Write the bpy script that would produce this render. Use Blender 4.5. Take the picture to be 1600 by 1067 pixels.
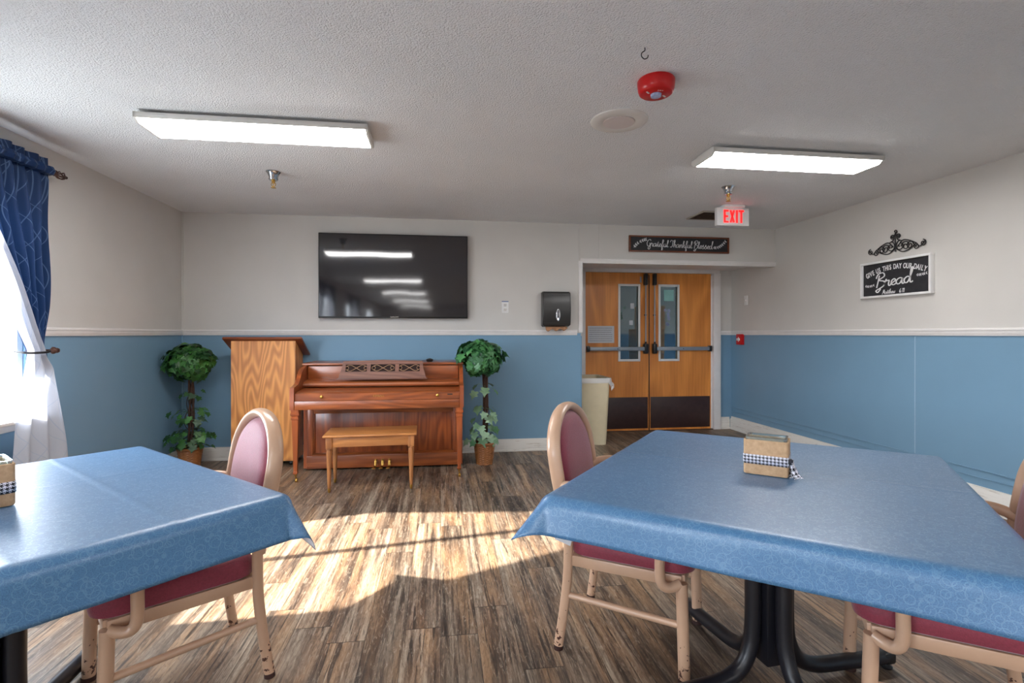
import bpy, bmesh, math, random
from mathutils import Vector, Matrix
random.seed(7)
PI = math.pi
S = bpy.context.scene
C = S.collection
for o in list(bpy.data.objects): bpy.data.objects.remove(o)

# ------------------------------------------------------------------ camera
cam_d = bpy.data.cameras.new('camera'); cam = bpy.data.objects.new('camera', cam_d); C.objects.link(cam)
cam.location = (0, 0, 1.24); cam.rotation_euler = (PI/2, 0, -0.1375)
cam_d.sensor_width = 36; cam_d.lens = 805*36/1600; cam_d.shift_y = -11.6/1600; cam_d.clip_start = .02
S.camera = cam
# ------------------------------------------------------------------ world, sun, exposure
W = bpy.data.worlds.new('world'); S.world = W; W.use_nodes = True
_n = W.node_tree.nodes; _l = W.node_tree.links       # pale hazy sky over darker ground
_tc = _n.new('ShaderNodeTexCoord'); _sp = _n.new('ShaderNodeSeparateXYZ'); _rp = _n.new('ShaderNodeValToRGB')
_l.new(_tc.outputs['Generated'], _sp.inputs[0]); _mr = _n.new('ShaderNodeMapRange'); _mr.inputs[1].default_value = -1; _l.new(_sp.outputs[2], _mr.inputs[0]); _l.new(_mr.outputs[0], _rp.inputs[0])
_rp.color_ramp.elements[0].position = .48; _rp.color_ramp.elements[0].color = (.30, .33, .34, 1)
_rp.color_ramp.elements[1].position = .52; _rp.color_ramp.elements[1].color = (.84, .93, 1.04, 1)
_l.new(_rp.outputs[0], _n['Background'].inputs[0]); _n['Background'].inputs[1].default_value = 16.0
SUN_EL, SUN_SL = math.radians(30), .155
sd = bpy.data.lights.new('sun', 'SUN'); sd.energy = 25; sd.angle = math.radians(.9); sd.color = (1, .93, .82)
sun = bpy.data.objects.new('sun', sd); C.objects.link(sun)
az = math.atan(SUN_SL)
sdir = Vector((math.cos(SUN_EL)*math.cos(az), math.cos(SUN_EL)*math.sin(az), -math.sin(SUN_EL)))
sun.rotation_euler = sdir.to_track_quat('-Z', 'Y').to_euler(); sun.location = (-6, 1, 5)
S.view_settings.view_transform = 'Standard'; S.view_settings.look = 'None'
S.view_settings.gamma = 1; S.view_settings.use_curve_mapping = False
S.view_settings.exposure = 0.70
LAMP = 19.0            # emission of the fluorescent lenses

# room measures
XL, XR, YB, HC, YD, YREAR = -2.495, 3.78, 5.41, 2.43, 6.30, -12.6
WZ0, WZ1 = .74, 2.10
WINS = [(1.93, 3.55), (-1.57, -.05), (-5.17, -3.65), (-8.77, -7.25)]
AX0 = 1.50          # alcove left side
for i, (a, b) in enumerate(WINS):
    ld = bpy.data.lights.new('window_portal', 'AREA'); ld.shape = 'RECTANGLE'; ld.size = WZ1-WZ0; ld.size_y = b-a
    ld.cycles.is_portal = True
    lo = bpy.data.objects.new('window_portal', ld); C.objects.link(lo)
    lo.location = (XL-.125, (a+b)/2, (WZ0+WZ1)/2); lo.rotation_euler = (0, -PI/2, 0)

# ------------------------------------------------------------------ node helpers
def srgb(r, g, b):
    f = lambda c: (c/255/12.92) if c/255 <= .04045 else ((c/255+.055)/1.055)**2.4
    return (f(r), f(g), f(b), 1)
class NT:
    def __init__(s, m): s.t = m.node_tree; s.n = s.t.nodes; s.l = s.t.links
    def add(s, typ, ins=None, **kw):
        n = s.n.new(typ)
        for k, v in kw.items(): setattr(n, k, v)
        for k, v in (ins or {}).items():
            if isinstance(v, bpy.types.NodeSocket): s.l.new(v, n.inputs[k])
            else: n.inputs[k].default_value = v
        return n
    def math(s, op, a, b=0, c=0): return s.add('ShaderNodeMath', {0: a, 1: b, 2: c}, operation=op).outputs[0]
    def mix(s, f, a, b, mode='MIX'):
        n = s.add('ShaderNodeMix', {0: f, 6: a, 7: b}, data_type='RGBA', blend_type=mode); return n.outputs[2]
    def ramp(s, f, stops):
        n = s.add('ShaderNodeValToRGB', {0: f}); e = n.color_ramp.elements
        while len(e) < len(stops): e.new(.5)
        for i, (p, c) in enumerate(stops): e[i].position = p; e[i].color = c if len(c) == 4 else (*c, 1)
        return n.outputs[0]
    def coord(s, scale=(1, 1, 1), kind='Object', rot=(0, 0, 0), loc=(0, 0, 0)):
        tc = s.add('ShaderNodeTexCoord'); mp = s.add('ShaderNodeMapping', {'Vector': tc.outputs[kind], 'Scale': scale, 'Rotation': rot, 'Location': loc}); return mp.outputs[0]
    def noise(s, v, scale, detail=3, rough=.5, dist=0): return s.add('ShaderNodeTexNoise', {'Vector': v, 'Scale': scale, 'Detail': detail, 'Roughness': rough, 'Distortion': dist}).outputs[0]
    def bump(s, h, strength, dist=.01): return s.add('ShaderNodeBump', {'Height': h, 'Strength': strength, 'Distance': dist}).outputs[0]
def newmat(name, col=(.5, .5, .5, 1), rough=.5, metal=0, spec=.5, **kw):
    m = bpy.data.materials.new(name); m.use_nodes = True; T = NT(m); b = T.n['Principled BSDF']
    b.inputs['Base Color'].default_value = col; b.inputs['Roughness'].default_value = rough
    b.inputs['Metallic'].default_value = metal; b.inputs['Specular IOR Level'].default_value = spec
    for k, v in kw.items(): b.inputs[k].default_value = v
    return m, T, b
def plain(name, rgb, rough=.5, metal=0, spec=.5, var=.06, nscale=12, bump=0, bscale=60, **kw):
    """paint-like material with slight procedural variation"""
    m, T, b = newmat(name, srgb(*rgb), rough, metal, spec, **kw)
    v = T.coord(); n = T.noise(v, nscale, 4)
    k = T.add('ShaderNodeMapRange', {0: n, 1: .3, 2: .7, 3: 1-var, 4: 1+var}).outputs[0]
    col = T.mix(1, srgb(*rgb), k, 'MULTIPLY'); T.l.new(col, b.inputs['Base Color'])
    if bump: T.l.new(T.bump(T.noise(v, bscale, 3), bump, .004), b.inputs['Normal'])
    return m
def wood(name, light, dark, scale=(1, 1, 1), rough=.4, wave=6, dist=5, rot=(0, 0, 0), bump=.05, spec=.5, blotch=0.25, coat=0, fig=.22):
    """grain runs along local Z before rot"""
    m, T, b = newmat(name, srgb(*light), rough, 0, spec)
    v = T.coord(kind='Object', rot=rot, scale=scale)
    v2 = T.add('ShaderNodeMapping', {'Vector': v, 'Scale': (1, 1, .16)}).outputs[0]
    cont = T.noise(v2, wave*.5, 2, .45)                       # grain figure: contour lines of a stretched field
    w = T.math('SINE', T.math('MULTIPLY', cont, 36+dist*13)); w = T.math('MULTIPLY_ADD', w, .5, .5)
    fine = T.noise(T.add('ShaderNodeMapping', {'Vector': v, 'Scale': (70, 70, 2.5)}).outputs[0], 1, 4, .6)
    big = T.noise(v2, 3, 2)
    f = T.math('ADD', T.math('MULTIPLY', w, fig), T.math('MULTIPLY', fine, .75-fig)); f = T.math('ADD', f, T.math('MULTIPLY', big, blotch))
    mid = tuple((a+c)/2 for a, c in zip(light, dark))
    col = T.ramp(f, [(.2, srgb(*dark)), (.5, srgb(*mid)), (.8, srgb(*light))])
    T.l.new(col, b.inputs['Base Color'])
    T.l.new(T.bump(fine, bump, .003), b.inputs['Normal']); b.inputs['Coat Weight'].default_value = coat; b.inputs['Coat Roughness'].default_value = .25
    return m

M = {}
# painted walls: greige above the chair rail, blue below
def wallmat(name, up, low):
    m, T, b = newmat(name, srgb(*up), .55, 0, .35)
    tc = T.add('ShaderNodeTexCoord'); sep = T.add('ShaderNodeSeparateXYZ', {0: tc.outputs['Object']})
    st = T.math('GREATER_THAN', sep.outputs[2], 1.25)
    n = T.noise(tc.outputs['Object'], 2.2, 4); k = T.add('ShaderNodeMapRange', {0: n, 1: .3, 2: .7, 3: .97, 4: 1.03}).outputs[0]
    col = T.mix(st, srgb(*low), srgb(*up)); col = T.mix(1, col, k, 'MULTIPLY')
    T.l.new(col, b.inputs['Base Color'])
    T.l.new(T.add('ShaderNodeMapRange', {0: st, 3: .42, 4: .6}).outputs[0], b.inputs['Roughness'])
    T.l.new(T.bump(T.noise(tc.outputs['Object'], 90, 3), .08, .003), b.inputs['Normal'])
    return m
M['wall'] = wallmat('wall_paint', (205, 201, 196), (118, 153, 178))
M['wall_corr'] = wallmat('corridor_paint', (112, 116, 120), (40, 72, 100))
M['trim'] = plain('white_trim_paint', (226, 222, 220), .4, var=.03)
m, T, b = newmat('scuffed_baseboard', srgb(222, 216, 208), .45)
v = T.coord((1.2, 1.2, 14)); n = T.noise(v, 5, 6, .65)
T.l.new(T.mix(T.add('ShaderNodeMapRange', {0: n, 1: .56, 2: .72, 3: 0, 4: .7}).outputs[0], srgb(224, 220, 213), srgb(150, 128, 108)), b.inputs['Base Color']); M['base'] = m
M['seam'] = plain('pale_blue_caulk', (160, 186, 205), .5)
# popcorn ceiling
m, T, b = newmat('stipple_ceiling', srgb(214, 211, 208), .9, 0, .15)
v = T.coord(); n1 = T.noise(v, 105, 4, .65); vo = T.add('ShaderNodeTexVoronoi', {'Vector': v, 'Scale': 120}).outputs[0]
hgt = T.math('SUBTRACT', n1, T.math('MULTIPLY', vo, .5)); T.l.new(T.bump(hgt, .85, .011), b.inputs['Normal'])
big = T.noise(v, 1.1, 4); T.l.new(T.mix(T.add('ShaderNodeMapRange', {0: big, 1: .35, 2: .7, 3: 0, 4: 1}).outputs[0], srgb(232, 232, 233), srgb(240, 240, 241)), b.inputs['Base Color'])
M['ceiling'] = m
# rustic vinyl planks running along room Y
m, T, b = newmat('rustic_vinyl_planks', (.2, .15, .1, 1), .42, 0, .5)
tc = T.add('ShaderNodeTexCoord'); obv = tc.outputs['Object']
sp_ = T.add('ShaderNodeSeparateXYZ', {0: obv})
rx = T.math('DIVIDE', sp_.outputs[0], .152); row = T.math('FLOOR', rx)
jit = T.add('ShaderNodeTexWhiteNoise', {'W': row}, noise_dimensions='1D').outputs[0]
ry = T.math('ADD', T.math('DIVIDE', sp_.outputs[1], 1.22), T.math('MULTIPLY', jit, 7.3)); colm = T.math('FLOOR', ry)
pl = T.add('ShaderNodeTexWhiteNoise', {'Vector': T.add('ShaderNodeCombineXYZ', {0: row, 1: colm, 2: 0}).outputs[0]}, noise_dimensions='2D').outputs[0]
ex_ = T.math('LESS_THAN', T.math('ABSOLUTE', T.math('SUBTRACT', T.math('FRACT', rx), .5)), .494)
ey_ = T.math('LESS_THAN', T.math('ABSOLUTE', T.math('SUBTRACT', T.math('FRACT', ry), .5)), .4985)
mort = T.math('SUBTRACT', 1, T.math('MULTIPLY', ex_, ey_))
off = T.add('ShaderNodeCombineXYZ', {0: T.math('MULTIPLY', pl, 31.), 1: T.math('MULTIPLY', pl, 57.), 2: 0}).outputs[0]
sh = T.add('ShaderNodeVectorMath', {0: obv, 1: off}, operation='ADD').outputs[0]
streak = T.noise(T.add('ShaderNodeMapping', {'Vector': sh, 'Scale': (13, .55, 1)}).outputs[0], 1.15, 6, .62, .5)
fine = T.noise(T.add('ShaderNodeMapping', {'Vector': sh, 'Scale': (70, 2.0, 1)}).outputs[0], 1.2, 5, .7, .3)
blot = T.noise(T.add('ShaderNodeMapping', {'Vector': sh, 'Scale': (6, .9, 1)}).outputs[0], 1.6, 3, .5)
base = T.ramp(T.math('ADD', T.math('MULTIPLY', streak, .68), T.math('MULTIPLY', fine, .32)),
              [(.36, srgb(44, 36, 32)), (.44, srgb(80, 67, 57)), (.50, srgb(116, 99, 84)), (.57, srgb(150, 134, 116)), (.66, srgb(184, 170, 150))])
warm = T.ramp(T.math('ADD', T.math('MULTIPLY', blot, .75), T.math('MULTIPLY', fine, .25)),
              [(.38, srgb(66, 51, 42)), (.5, srgb(130, 97, 70)), (.62, srgb(172, 135, 99))])
tint = T.mix(T.add('ShaderNodeMapRange', {0: blot, 1: .42, 2: .64, 3: .1, 4: .6}).outputs[0], base, warm)
kk = T.add('ShaderNodeMapRange', {0: pl, 3: .78, 4: 1.2}).outputs[0]
tint = T.mix(1, tint, kk, 'MULTIPLY')
# dark weathered cracks and knots
crack = T.noise(T.add('ShaderNodeMapping', {'Vector': sh, 'Scale': (34, 1.3, 1)}).outputs[0], 1.3, 4, .55, 1.2)
cm_ = T.add('ShaderNodeMapRange', {0: crack, 1: .55, 2: .64, 3: 0, 4: .8}).outputs[0]
tint = T.mix(cm_, tint, srgb(44, 36, 32))
mott = T.noise(T.add('ShaderNodeMapping', {'Vector': sh, 'Scale': (55, 9, 1)}).outputs[0], 1.3, 5, .75, 1.5)
tint = T.mix(T.add('ShaderNodeMapRange', {0: mott, 1: .50, 2: .66, 3: 0, 4: .55}).outputs[0], tint, srgb(58, 50, 45))
tint = T.mix(T.add('ShaderNodeMapRange', {0: mott, 1: .46, 2: .34, 3: 0, 4: .35}).outputs[0], tint, srgb(186, 176, 158))
tint = T.mix(T.math('MULTIPLY', mort, .75), tint, srgb(38, 30, 26))
T.l.new(tint, b.inputs['Base Color'])
T.l.new(T.add('ShaderNodeMapRange', {0: fine, 1: .3, 2: .7, 3: .34, 4: .52}).outputs[0], b.inputs['Roughness'])
T.l.new(T.bump(T.math('SUBTRACT', fine, T.math('MULTIPLY', mort, .6)), .22, .003), b.inputs['Normal'])
M['floor'] = m
# table vinyl: blue with scattered ring pattern
def clothmat():
    m, T, b = newmat('blue_vinyl_cloth', srgb(64, 118, 168), .42, 0, .5)
    v = T.coord()
    w = T.add('ShaderNodeVectorMath', {0: v, 1: T.add('ShaderNodeTexNoise', {'Vector': v, 'Scale': 9.}).outputs[1]}, operation='ADD').outputs[0]
    rings = None
    for i, (sc, r0) in enumerate(((34, .42), (39, .36), (30, .46))):
        vv = T.add('ShaderNodeMapping', {'Vector': v, 'Location': (i*3.3, i*1.7, i*.4)}).outputs[0]
        d = T.add('ShaderNodeTexVoronoi', {'Vector': vv, 'Scale': sc, 'Randomness': .8}).outputs[0]
        q = T.math('LESS_THAN', T.math('ABSOLUTE', T.math('SUBTRACT', d, r0)), .026)
        rings = q if rings is None else T.math('MAXIMUM', rings, q)
    speck = T.noise(v, 480, 2); broad = T.noise(v, 2.5, 3)
    base = T.mix(T.add('ShaderNodeMapRange', {0: speck, 1: .35, 2: .65}).outputs[0], srgb(54, 100, 142), srgb(75, 123, 164))
    base = T.mix(T.math('MULTIPLY', rings, .13), base, srgb(160, 196, 220))
    k = T.add('ShaderNodeMapRange', {0: broad, 1: .3, 2: .7, 3: .95, 4: 1.05}).outputs[0]; base = T.mix(1, base, k, 'MULTIPLY')
    T.l.new(base, b.inputs['Base Color'])
    T.l.new(T.math('SUBTRACT', .40, T.math('MULTIPLY', rings, .07)), b.inputs['Roughness'])
    T.l.new(T.bump(T.math('ADD', T.math('MULTIPLY', speck, .5), rings), .12, .0015), b.inputs['Normal'])
    b.inputs['Coat Weight'].default_value = .6; b.inputs['Coat Roughness'].default_value = .38
    return m
M['cloth'] = clothmat()
M['cloth_back'] = plain('white_flannel_backing', (226, 226, 232), .9, var=.03, nscale=60)
M['frame'] = plain('tan_enamel_tube', (203, 166, 138), .28, spec=.6, var=.04, nscale=8)
m, T, b = newmat('tan_enamel_chipped', srgb(203, 166, 138), .32, 0, .6)
v = T.coord(); tc = T.add('ShaderNodeTexCoord'); z = T.add('ShaderNodeSeparateXYZ', {0: tc.outputs['Object']}).outputs[2]
n = T.noise(v, 48, 4, .6)
thr = T.add('ShaderNodeMapRange', {0: z, 1: .02, 2: .2, 3: .56, 4: .70}).outputs[0]
T.l.new(T.mix(T.math('GREATER_THAN', n, thr), srgb(203, 166, 138), srgb(78, 46, 38)), b.inputs['Base Color']); M['leg'] = m
M['maroon'] = plain('maroon_upholstery', (136, 48, 66), .55, spec=.4, var=.12, nscale=140, bump=.25, bscale=260)
M['maroon'].node_tree.nodes['Principled BSDF'].inputs['Sheen Weight'].default_value = .35
M['black_metal'] = plain('black_powder_coat', (26, 26, 32), .35, spec=.5, var=.08)
M['black'] = plain('black_plastic', (24, 24, 26), .35)
M['rubber'] = plain('dark_brown_rubber', (58, 34, 30), .6)
# brass etc
M['brass'] = plain('brass', (190, 150, 78), .3, metal=1)
M['chrome'] = plain('chrome', (190, 192, 196), .16, metal=1)
M['alu'] = plain('satin_aluminium', (150, 158, 166), .42, metal=.55)
M['iron'] = plain('wrought_iron_black', (30, 30, 32), .5)
M['white'] = plain('white_plastic', (228, 227, 226), .4, var=.02)
M['offwhite'] = plain('offwhite_metal', (214, 210, 204), .45, var=.03)
M['red'] = plain('red_plastic', (196, 10, 14), .3, var=.03)
M['paper'] = plain('white_paper', (205, 207, 212), .8, var=.02)
M['ink'] = plain('dark_ink', (60, 62, 70), .8)
M['chalk'] = plain('white_chalk_paint', (232, 232, 232), .7, var=.03)
M['slate'] = plain('black_slate_board', (38, 38, 42), .6, var=.25, nscale=30)
M['kraft'] = plain('kraft_paper', (176, 130, 96), .8)
M['teal'] = plain('pale_teal_paper', (140, 190, 186), .7)
M['blue_tape'] = plain('blue_tape', (36, 84, 150), .6)
M['cardboard'] = plain('cardboard', (172, 128, 84), .85, var=.1)
M['bin'] = plain('beige_plastic_bin', (208, 194, 162), .5, var=.04)
M['kick'] = plain('brown_kick_plate', (58, 38, 36), .38, var=.15, nscale=20)
M['oak'] = wood('oak_lectern', (246, 174, 96), (182, 108, 50), wave=7, dist=8, rough=.45, blotch=.25, fig=.36)
M['oak_edge'] = wood('stained_oak_top', (150, 76, 36), (104, 48, 22), wave=14, dist=3, rot=(0, PI/2, 0), rough=.35)
M['mahog'] = wood('mahogany_horizontal', (178, 98, 48), (96, 45, 23), wave=9, dist=2.2, rot=(0, PI/2, 0), rough=.3, coat=.3, blotch=.3)
M['mahog_v'] = wood('mahogany_vertical', (182, 94, 42), (98, 42, 20), wave=9, dist=1.6, rough=.3, coat=.3, blotch=.3)
M['walnut'] = wood('walnut_desk', (138, 90, 70), (84, 50, 40), wave=9, dist=2, rot=(0, PI/2, 0), rough=.5)
M['bench'] = wood('worn_oak_bench', (208, 142, 80), (146, 90, 48), wave=12, dist=2, rot=(0, PI/2, 0), rough=.32, coat=.3)
M['bench_leg'] = wood('worn_oak_leg', (198, 134, 80), (130, 80, 46), wave=16, dist=2, rough=.4)
M['door'] = wood('honey_birch_door', (240, 158, 72), (184, 106, 40), wave=3.2, dist=3.5, rough=.38, coat=.2, blotch=.35)
M['signframe'] = wood('brown_sign_frame', (132, 70, 38), (88, 44, 24), wave=20, dist=2, rot=(0, PI/2, 0))
M['bark'] = plain('dark_vine_bark', (66, 44, 34), .8, var=.3, nscale=60, bump=.6, bscale=80)
M['finial'] = plain('bronze_finial', (72, 44, 34), .35, metal=.4)
# leaves
def leafmat(name, a, bcol):
    m, T, b = newmat(name, srgb(*a), .42, 0, .5)
    n = T.noise(T.coord(), 16, 3)
    info = T.add('ShaderNodeNewGeometry').outputs['Random Per Island']
    f = T.math('ADD', T.math('MULTIPLY', n, .45), T.math('MULTIPLY', info, .6))
    T.l.new(T.ramp(f, [(.3, srgb(*bcol)), (.78, srgb(*a))]), b.inputs['Base Color'])
    return m
M['leafA'] = leafmat('ivy_leaf_deep', (62, 118, 48), (22, 62, 26))
M['leafB'] = leafmat('ivy_leaf_bluegreen', (76, 138, 78), (28, 78, 44))
M['leafC'] = leafmat('ivy_leaf_dusty', (140, 172, 140), (60, 112, 68))
# basket
def basketmat():
    m, T, b = newmat('woven_wicker', srgb(128, 78, 42), .35, 0, .6)
    T.l.new(T.mix(T.noise(T.coord((1, 1, 6)), 30, 3), srgb(104, 62, 32), srgb(190, 126, 74)), b.inputs['Base Color']); return m
M['basket'] = basketmat()
M['moss'] = plain('dark_moss', (44, 52, 30), .95, var=.4, nscale=60, bump=1, bscale=90)
# burlap with weave
m, T, b = newmat('burlap', srgb(196, 156, 108), .9, 0, .2)
v = T.coord(); wv = T.add('ShaderNodeTexChecker', {'Vector': v, 'Scale': 520}).outputs[1]
n = T.noise(v, 70, 4, .6); T.l.new(T.mix(n, srgb(176, 138, 102), srgb(226, 190, 152)), b.inputs['Base Color'])
T.l.new(T.bump(T.math('ADD', wv, n), .5, .001), b.inputs['Normal']); M['burlap'] = m
# houndstooth ribbon (UV driven)
m, T, b = newmat('houndstooth_ribbon', (1, 1, 1, 1), .6)
tc = T.add('ShaderNodeTexCoord'); sep = T.add('ShaderNodeSeparateXYZ', {0: tc.outputs['UV']}); u_, v_ = sep.outputs[0], sep.outputs[1]
fu = T.math('FRACT', u_); fv = T.math('FRACT', v_)
a_ = T.math('LESS_THAN', fu, .5); b_ = T.math('LESS_THAN', fv, .5)
tw = T.math('LESS_THAN', T.math('FRACT', T.math('ADD', T.math('MULTIPLY', fu, 2), T.math('MULTIPLY', fv, 2))), .5)
same = T.math('SUBTRACT', 1, T.math('ABSOLUTE', T.math('SUBTRACT', a_, b_)))
val = T.math('ADD', T.math('MULTIPLY', same, a_), T.math('MULTIPLY', T.math('SUBTRACT', 1, same), tw))
T.l.new(T.mix(val, srgb(222, 222, 232), srgb(22, 22, 34)), b.inputs['Base Color']); M['hound'] = m
# curtains
def curtainmat(name, base, line, trans):
    m, T, b = newmat(name, srgb(*base), .6, 0, .3)
    tc = T.add('ShaderNodeTexCoord'); sep = T.add('ShaderNodeSeparateXYZ', {0: tc.outputs['UV']})
    tot = None
    for i, (k, ph, fr, am) in enumerate(((5, 0, 1.2, .10), (5, 2.1, 1.7, .085), (4, 4, 2.1, .12), (7, 1, 1.0, .06))):
        off = T.math('MULTIPLY', T.math('SINE', T.math('ADD', T.math('MULTIPLY', sep.outputs[1], 2*PI*fr), ph)), am)
        q = T.math('FRACT', T.math('MULTIPLY', T.math('ADD', sep.outputs[0], off), k))
        q = T.math('LESS_THAN', T.math('ABSOLUTE', T.math('SUBTRACT', q, .5)), .006*k/2)
        tot = q if tot is None else T.math('MAXIMUM', tot, q)
    col = T.mix(T.math('MULTIPLY', tot, .6), srgb(*base), srgb(*line))
    T.l.new(col, b.inputs['Base Color'])
    tr = T.add('ShaderNodeBsdfTranslucent', {'Color': col}).outputs[0]
    mx = T.add('ShaderNodeMixShader', {0: trans, 1: b.outputs[0], 2: tr}).outputs[0]
    T.l.new(mx, T.n['Material Output'].inputs[0]); return m
M['drape'] = curtainmat('navy_wave_fabric', (22, 50, 92), (92, 118, 156), .03)
M['lining'] = curtainmat('white_lining', (196, 199, 208), (172, 184, 202), .22)
# emissive lens, screen, glass
m, T, b = newmat('lit_lens', (1, 1, 1, 1), .5)
b.inputs['Emission Color'].default_value = (1, .985, .975, 1); b.inputs['Emission Strength'].default_value = LAMP; M['lens'] = m
m, T, b = newmat('exit_red', srgb(255, 20, 20), .4); b.inputs['Emission Color'].default_value = (1, .012, .012, 1); b.inputs['Emission Strength'].default_value = 1.0; M['exitred'] = m
m, T, b = newmat('tv_screen', (.02, .018, .021, 1), .06, 0, .8)
T.l.new(T.bump(T.noise(T.coord((1, 1, 1)), 2.0, 1), .07, .02), b.inputs['Normal']); M['screen'] = m
def thinglass(name, tint=(1, 1, 1, 1), refl=.07):
    m, T, b = newmat(name); T.n.remove(b)
    tr = T.add('ShaderNodeBsdfTransparent', {'Color': tint}).outputs[0]; gl = T.add('ShaderNodeBsdfGlossy', {'Roughness': .02}).outputs[0]
    T.l.new(T.add('ShaderNodeMixShader', {0: refl, 1: tr, 2: gl}).outputs[0], T.n['Material Output'].inputs[0]); return m
M['glass'] = thinglass('clear_pane'); M['doorglass'] = thinglass('door_pane', (.62, .68, .68, 1), .06)
M['jar'] = newmat('vase_glass', (.9, .97, .94, 1), .03, 0, .5)[0]; M['jar'].node_tree.nodes['Principled BSDF'].inputs['Transmission Weight'].default_value = .9
M['bag'] = newmat('clear_bin_bag', (.85, .85, .86, 1), .3, 0, .6, Alpha=.55)[0]

# ------------------------------------------------------------------ mesh builder
class MB:
    def __init__(s): s.bm = bmesh.new()
    def box(s, c, d, bev=0, rot=None, seg=2):
        r = bmesh.ops.create_cube(s.bm, size=1); vs = r['verts']
        bmesh.ops.scale(s.bm, vec=d, verts=vs)
        if bev:
            es = list({e for v in vs for e in v.link_edges})
            q = bmesh.ops.bevel(s.bm, geom=es, offset=min(bev, min(d)*.49), segments=seg, affect='EDGES', profile=.5, clamp_overlap=True)
            vs = list({v for f in q['faces'] for v in f.verts} | {v for v in vs if v.is_valid})
        if rot is not None: bmesh.ops.rotate(s.bm, cent=(0, 0, 0), matrix=rot if isinstance(rot, Matrix) else Matrix.Rotation(rot, 3, 'Z'), verts=vs)
        bmesh.ops.translate(s.bm, vec=c, verts=vs); return s
    def tube(s, pts, r, n=12, cap=True, closed=False, flat=(1, 1)):
        pts = [Vector(p) for p in pts]; rr = r if isinstance(r, (list, tuple)) else [r]*len(pts)
        N = len(pts); rings = []; up = None
        for i, p in enumerate(pts):
            a = pts[(i-1) % N] if (closed or i > 0) else p; c = pts[(i+1) % N] if (closed or i < N-1) else p
            t = (c-a).normalized()
            if up is None:
                up = Vector((0, 0, 1)) if abs(t.z) < .9 else Vector((1, 0, 0))
            up = (up - t*up.dot(t)).normalized(); sd_ = t.cross(up)
            rings.append([s.bm.verts.new(p + (up*math.cos(2*PI*k/n)*flat[0] + sd_*math.sin(2*PI*k/n)*flat[1])*rr[i]) for k in range(n)])
        for i in range(N if closed else N-1):
            A, B = rings[i], rings[(i+1) % N]
            for k in range(n): s.bm.faces.new((A[k], A[(k+1) % n], B[(k+1) % n], B[k]))
        if cap and not closed: s.bm.faces.new(list(reversed(rings[0]))); s.bm.faces.new(rings[-1])
        return s
    def lathe(s, prof, c=(0, 0, 0), n=32, mat3=None, wob=None):
        rings = []
        for j, (r, z) in enumerate(prof):
            ring = []
            for k in range(n):
                a = 2*PI*k/n; q = r if wob is None else r+wob(j, k)
                p = Vector((q*math.cos(a), q*math.sin(a), z))
                if mat3 is not None: p = mat3 @ p
                ring.append(s.bm.verts.new(p+Vector(c)))
            rings.append(ring)
        for A, B in zip(rings, rings[1:]):
            for k in range(n): s.bm.faces.new((A[k], A[(k+1) % n], B[(k+1) % n], B[k]))
        if prof[0][0] > 1e-6: s.bm.faces.new(list(reversed(rings[0])))
        if prof[-1][0] > 1e-6: s.bm.faces.new(rings[-1])
        return s
    def prism(s, poly, d, f):
        """poly in 2d, extruded 0..d; f maps (a,b,t)->xyz"""
        A = [s.bm.verts.new(f(a, b, 0)) for a, b in poly]; B = [s.bm.verts.new(f(a, b, d)) for a, b in poly]
        s.bm.faces.new(A); s.bm.faces.new(list(reversed(B))); n = len(poly)
        for i in range(n): s.bm.faces.new((A[i], B[i], B[(i+1) % n], A[(i+1) % n]))
        return s
    def grid(s, nu, nv, f, uv=None):
        V = [[s.bm.verts.new(f(i/(nu-1), j/(nv-1))) for j in range(nv)] for i in range(nu)]
        L = s.bm.loops.layers.uv.verify() if uv else None
        for i in range(nu-1):
            for j in range(nv-1):
                fa = s.bm.faces.new((V[i][j], V[i+1][j], V[i+1][j+1], V[i][j+1]))
                if uv:
                    for lp, (a, b) in zip(fa.loops, ((i, j), (i+1, j), (i+1, j+1), (i, j+1))): lp[L].uv = uv(a/(nu-1), b/(nv-1))
        return s
    def build(s, name, mat, parent=None, smooth=True, loc=None, fix=True, **props):
        if fix: bmesh.ops.recalc_face_normals(s.bm, faces=s.bm.faces)
        me = bpy.data.meshes.new(name); s.bm.to_mesh(me); s.bm.free()
        for mm in (mat if isinstance(mat, list) else [mat]): me.materials.append(mm)
        if smooth:
            for p in me.polygons: p.use_smooth = True
            try: me.set_sharp_from_angle(angle=math.radians(38))
            except Exception: pass
        o = bpy.data.objects.new(name, me); C.objects.link(o); o.parent = parent
        if loc: o.location = loc
        for k, v in props.items(): o[k] = v
        return o
def thing(name, label, cat, loc=(0, 0, 0), rz=0, group=None):
    o = bpy.data.objects.new(name, None); C.objects.link(o); o.empty_display_size = .05
    o.location = loc; o.rotation_euler = (0, 0, rz); o['label'] = label; o['category'] = cat
    if group: o['group'] = group
    return o
def tag(o, label, cat, group=None):
    o['label'] = label; o['category'] = cat
    if group: o['group'] = group
    return o
def struct(o): o['kind'] = 'structure'; return o
def kids(o): return [c for c in bpy.data.objects if c.parent == o]
def dup(o, parent=None):
    c = o.copy(); C.objects.link(c); c.parent = parent
    for ch in kids(o): dup(ch, c)
    return c
def smooth_pts(pts, k=6, closed=False):
    pts = [Vector(p) for p in pts]; out = []; n = len(pts)
    for i in range(n if closed else n-1):
        p0 = pts[(i-1) % n] if (closed or i > 0) else pts[i]; p1 = pts[i]; p2 = pts[(i+1) % n]; p3 = pts[(i+2) % n] if (closed or i+2 < n) else p2
        for j in range(k):
            t = j/k; out.append(.5*((2*p1)+(p2-p0)*t+(2*p0-5*p1+4*p2-p3)*t*t+(3*p1-p0-3*p2+p3)*t**3))
    if not closed: out.append(pts[-1])
    return out

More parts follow.
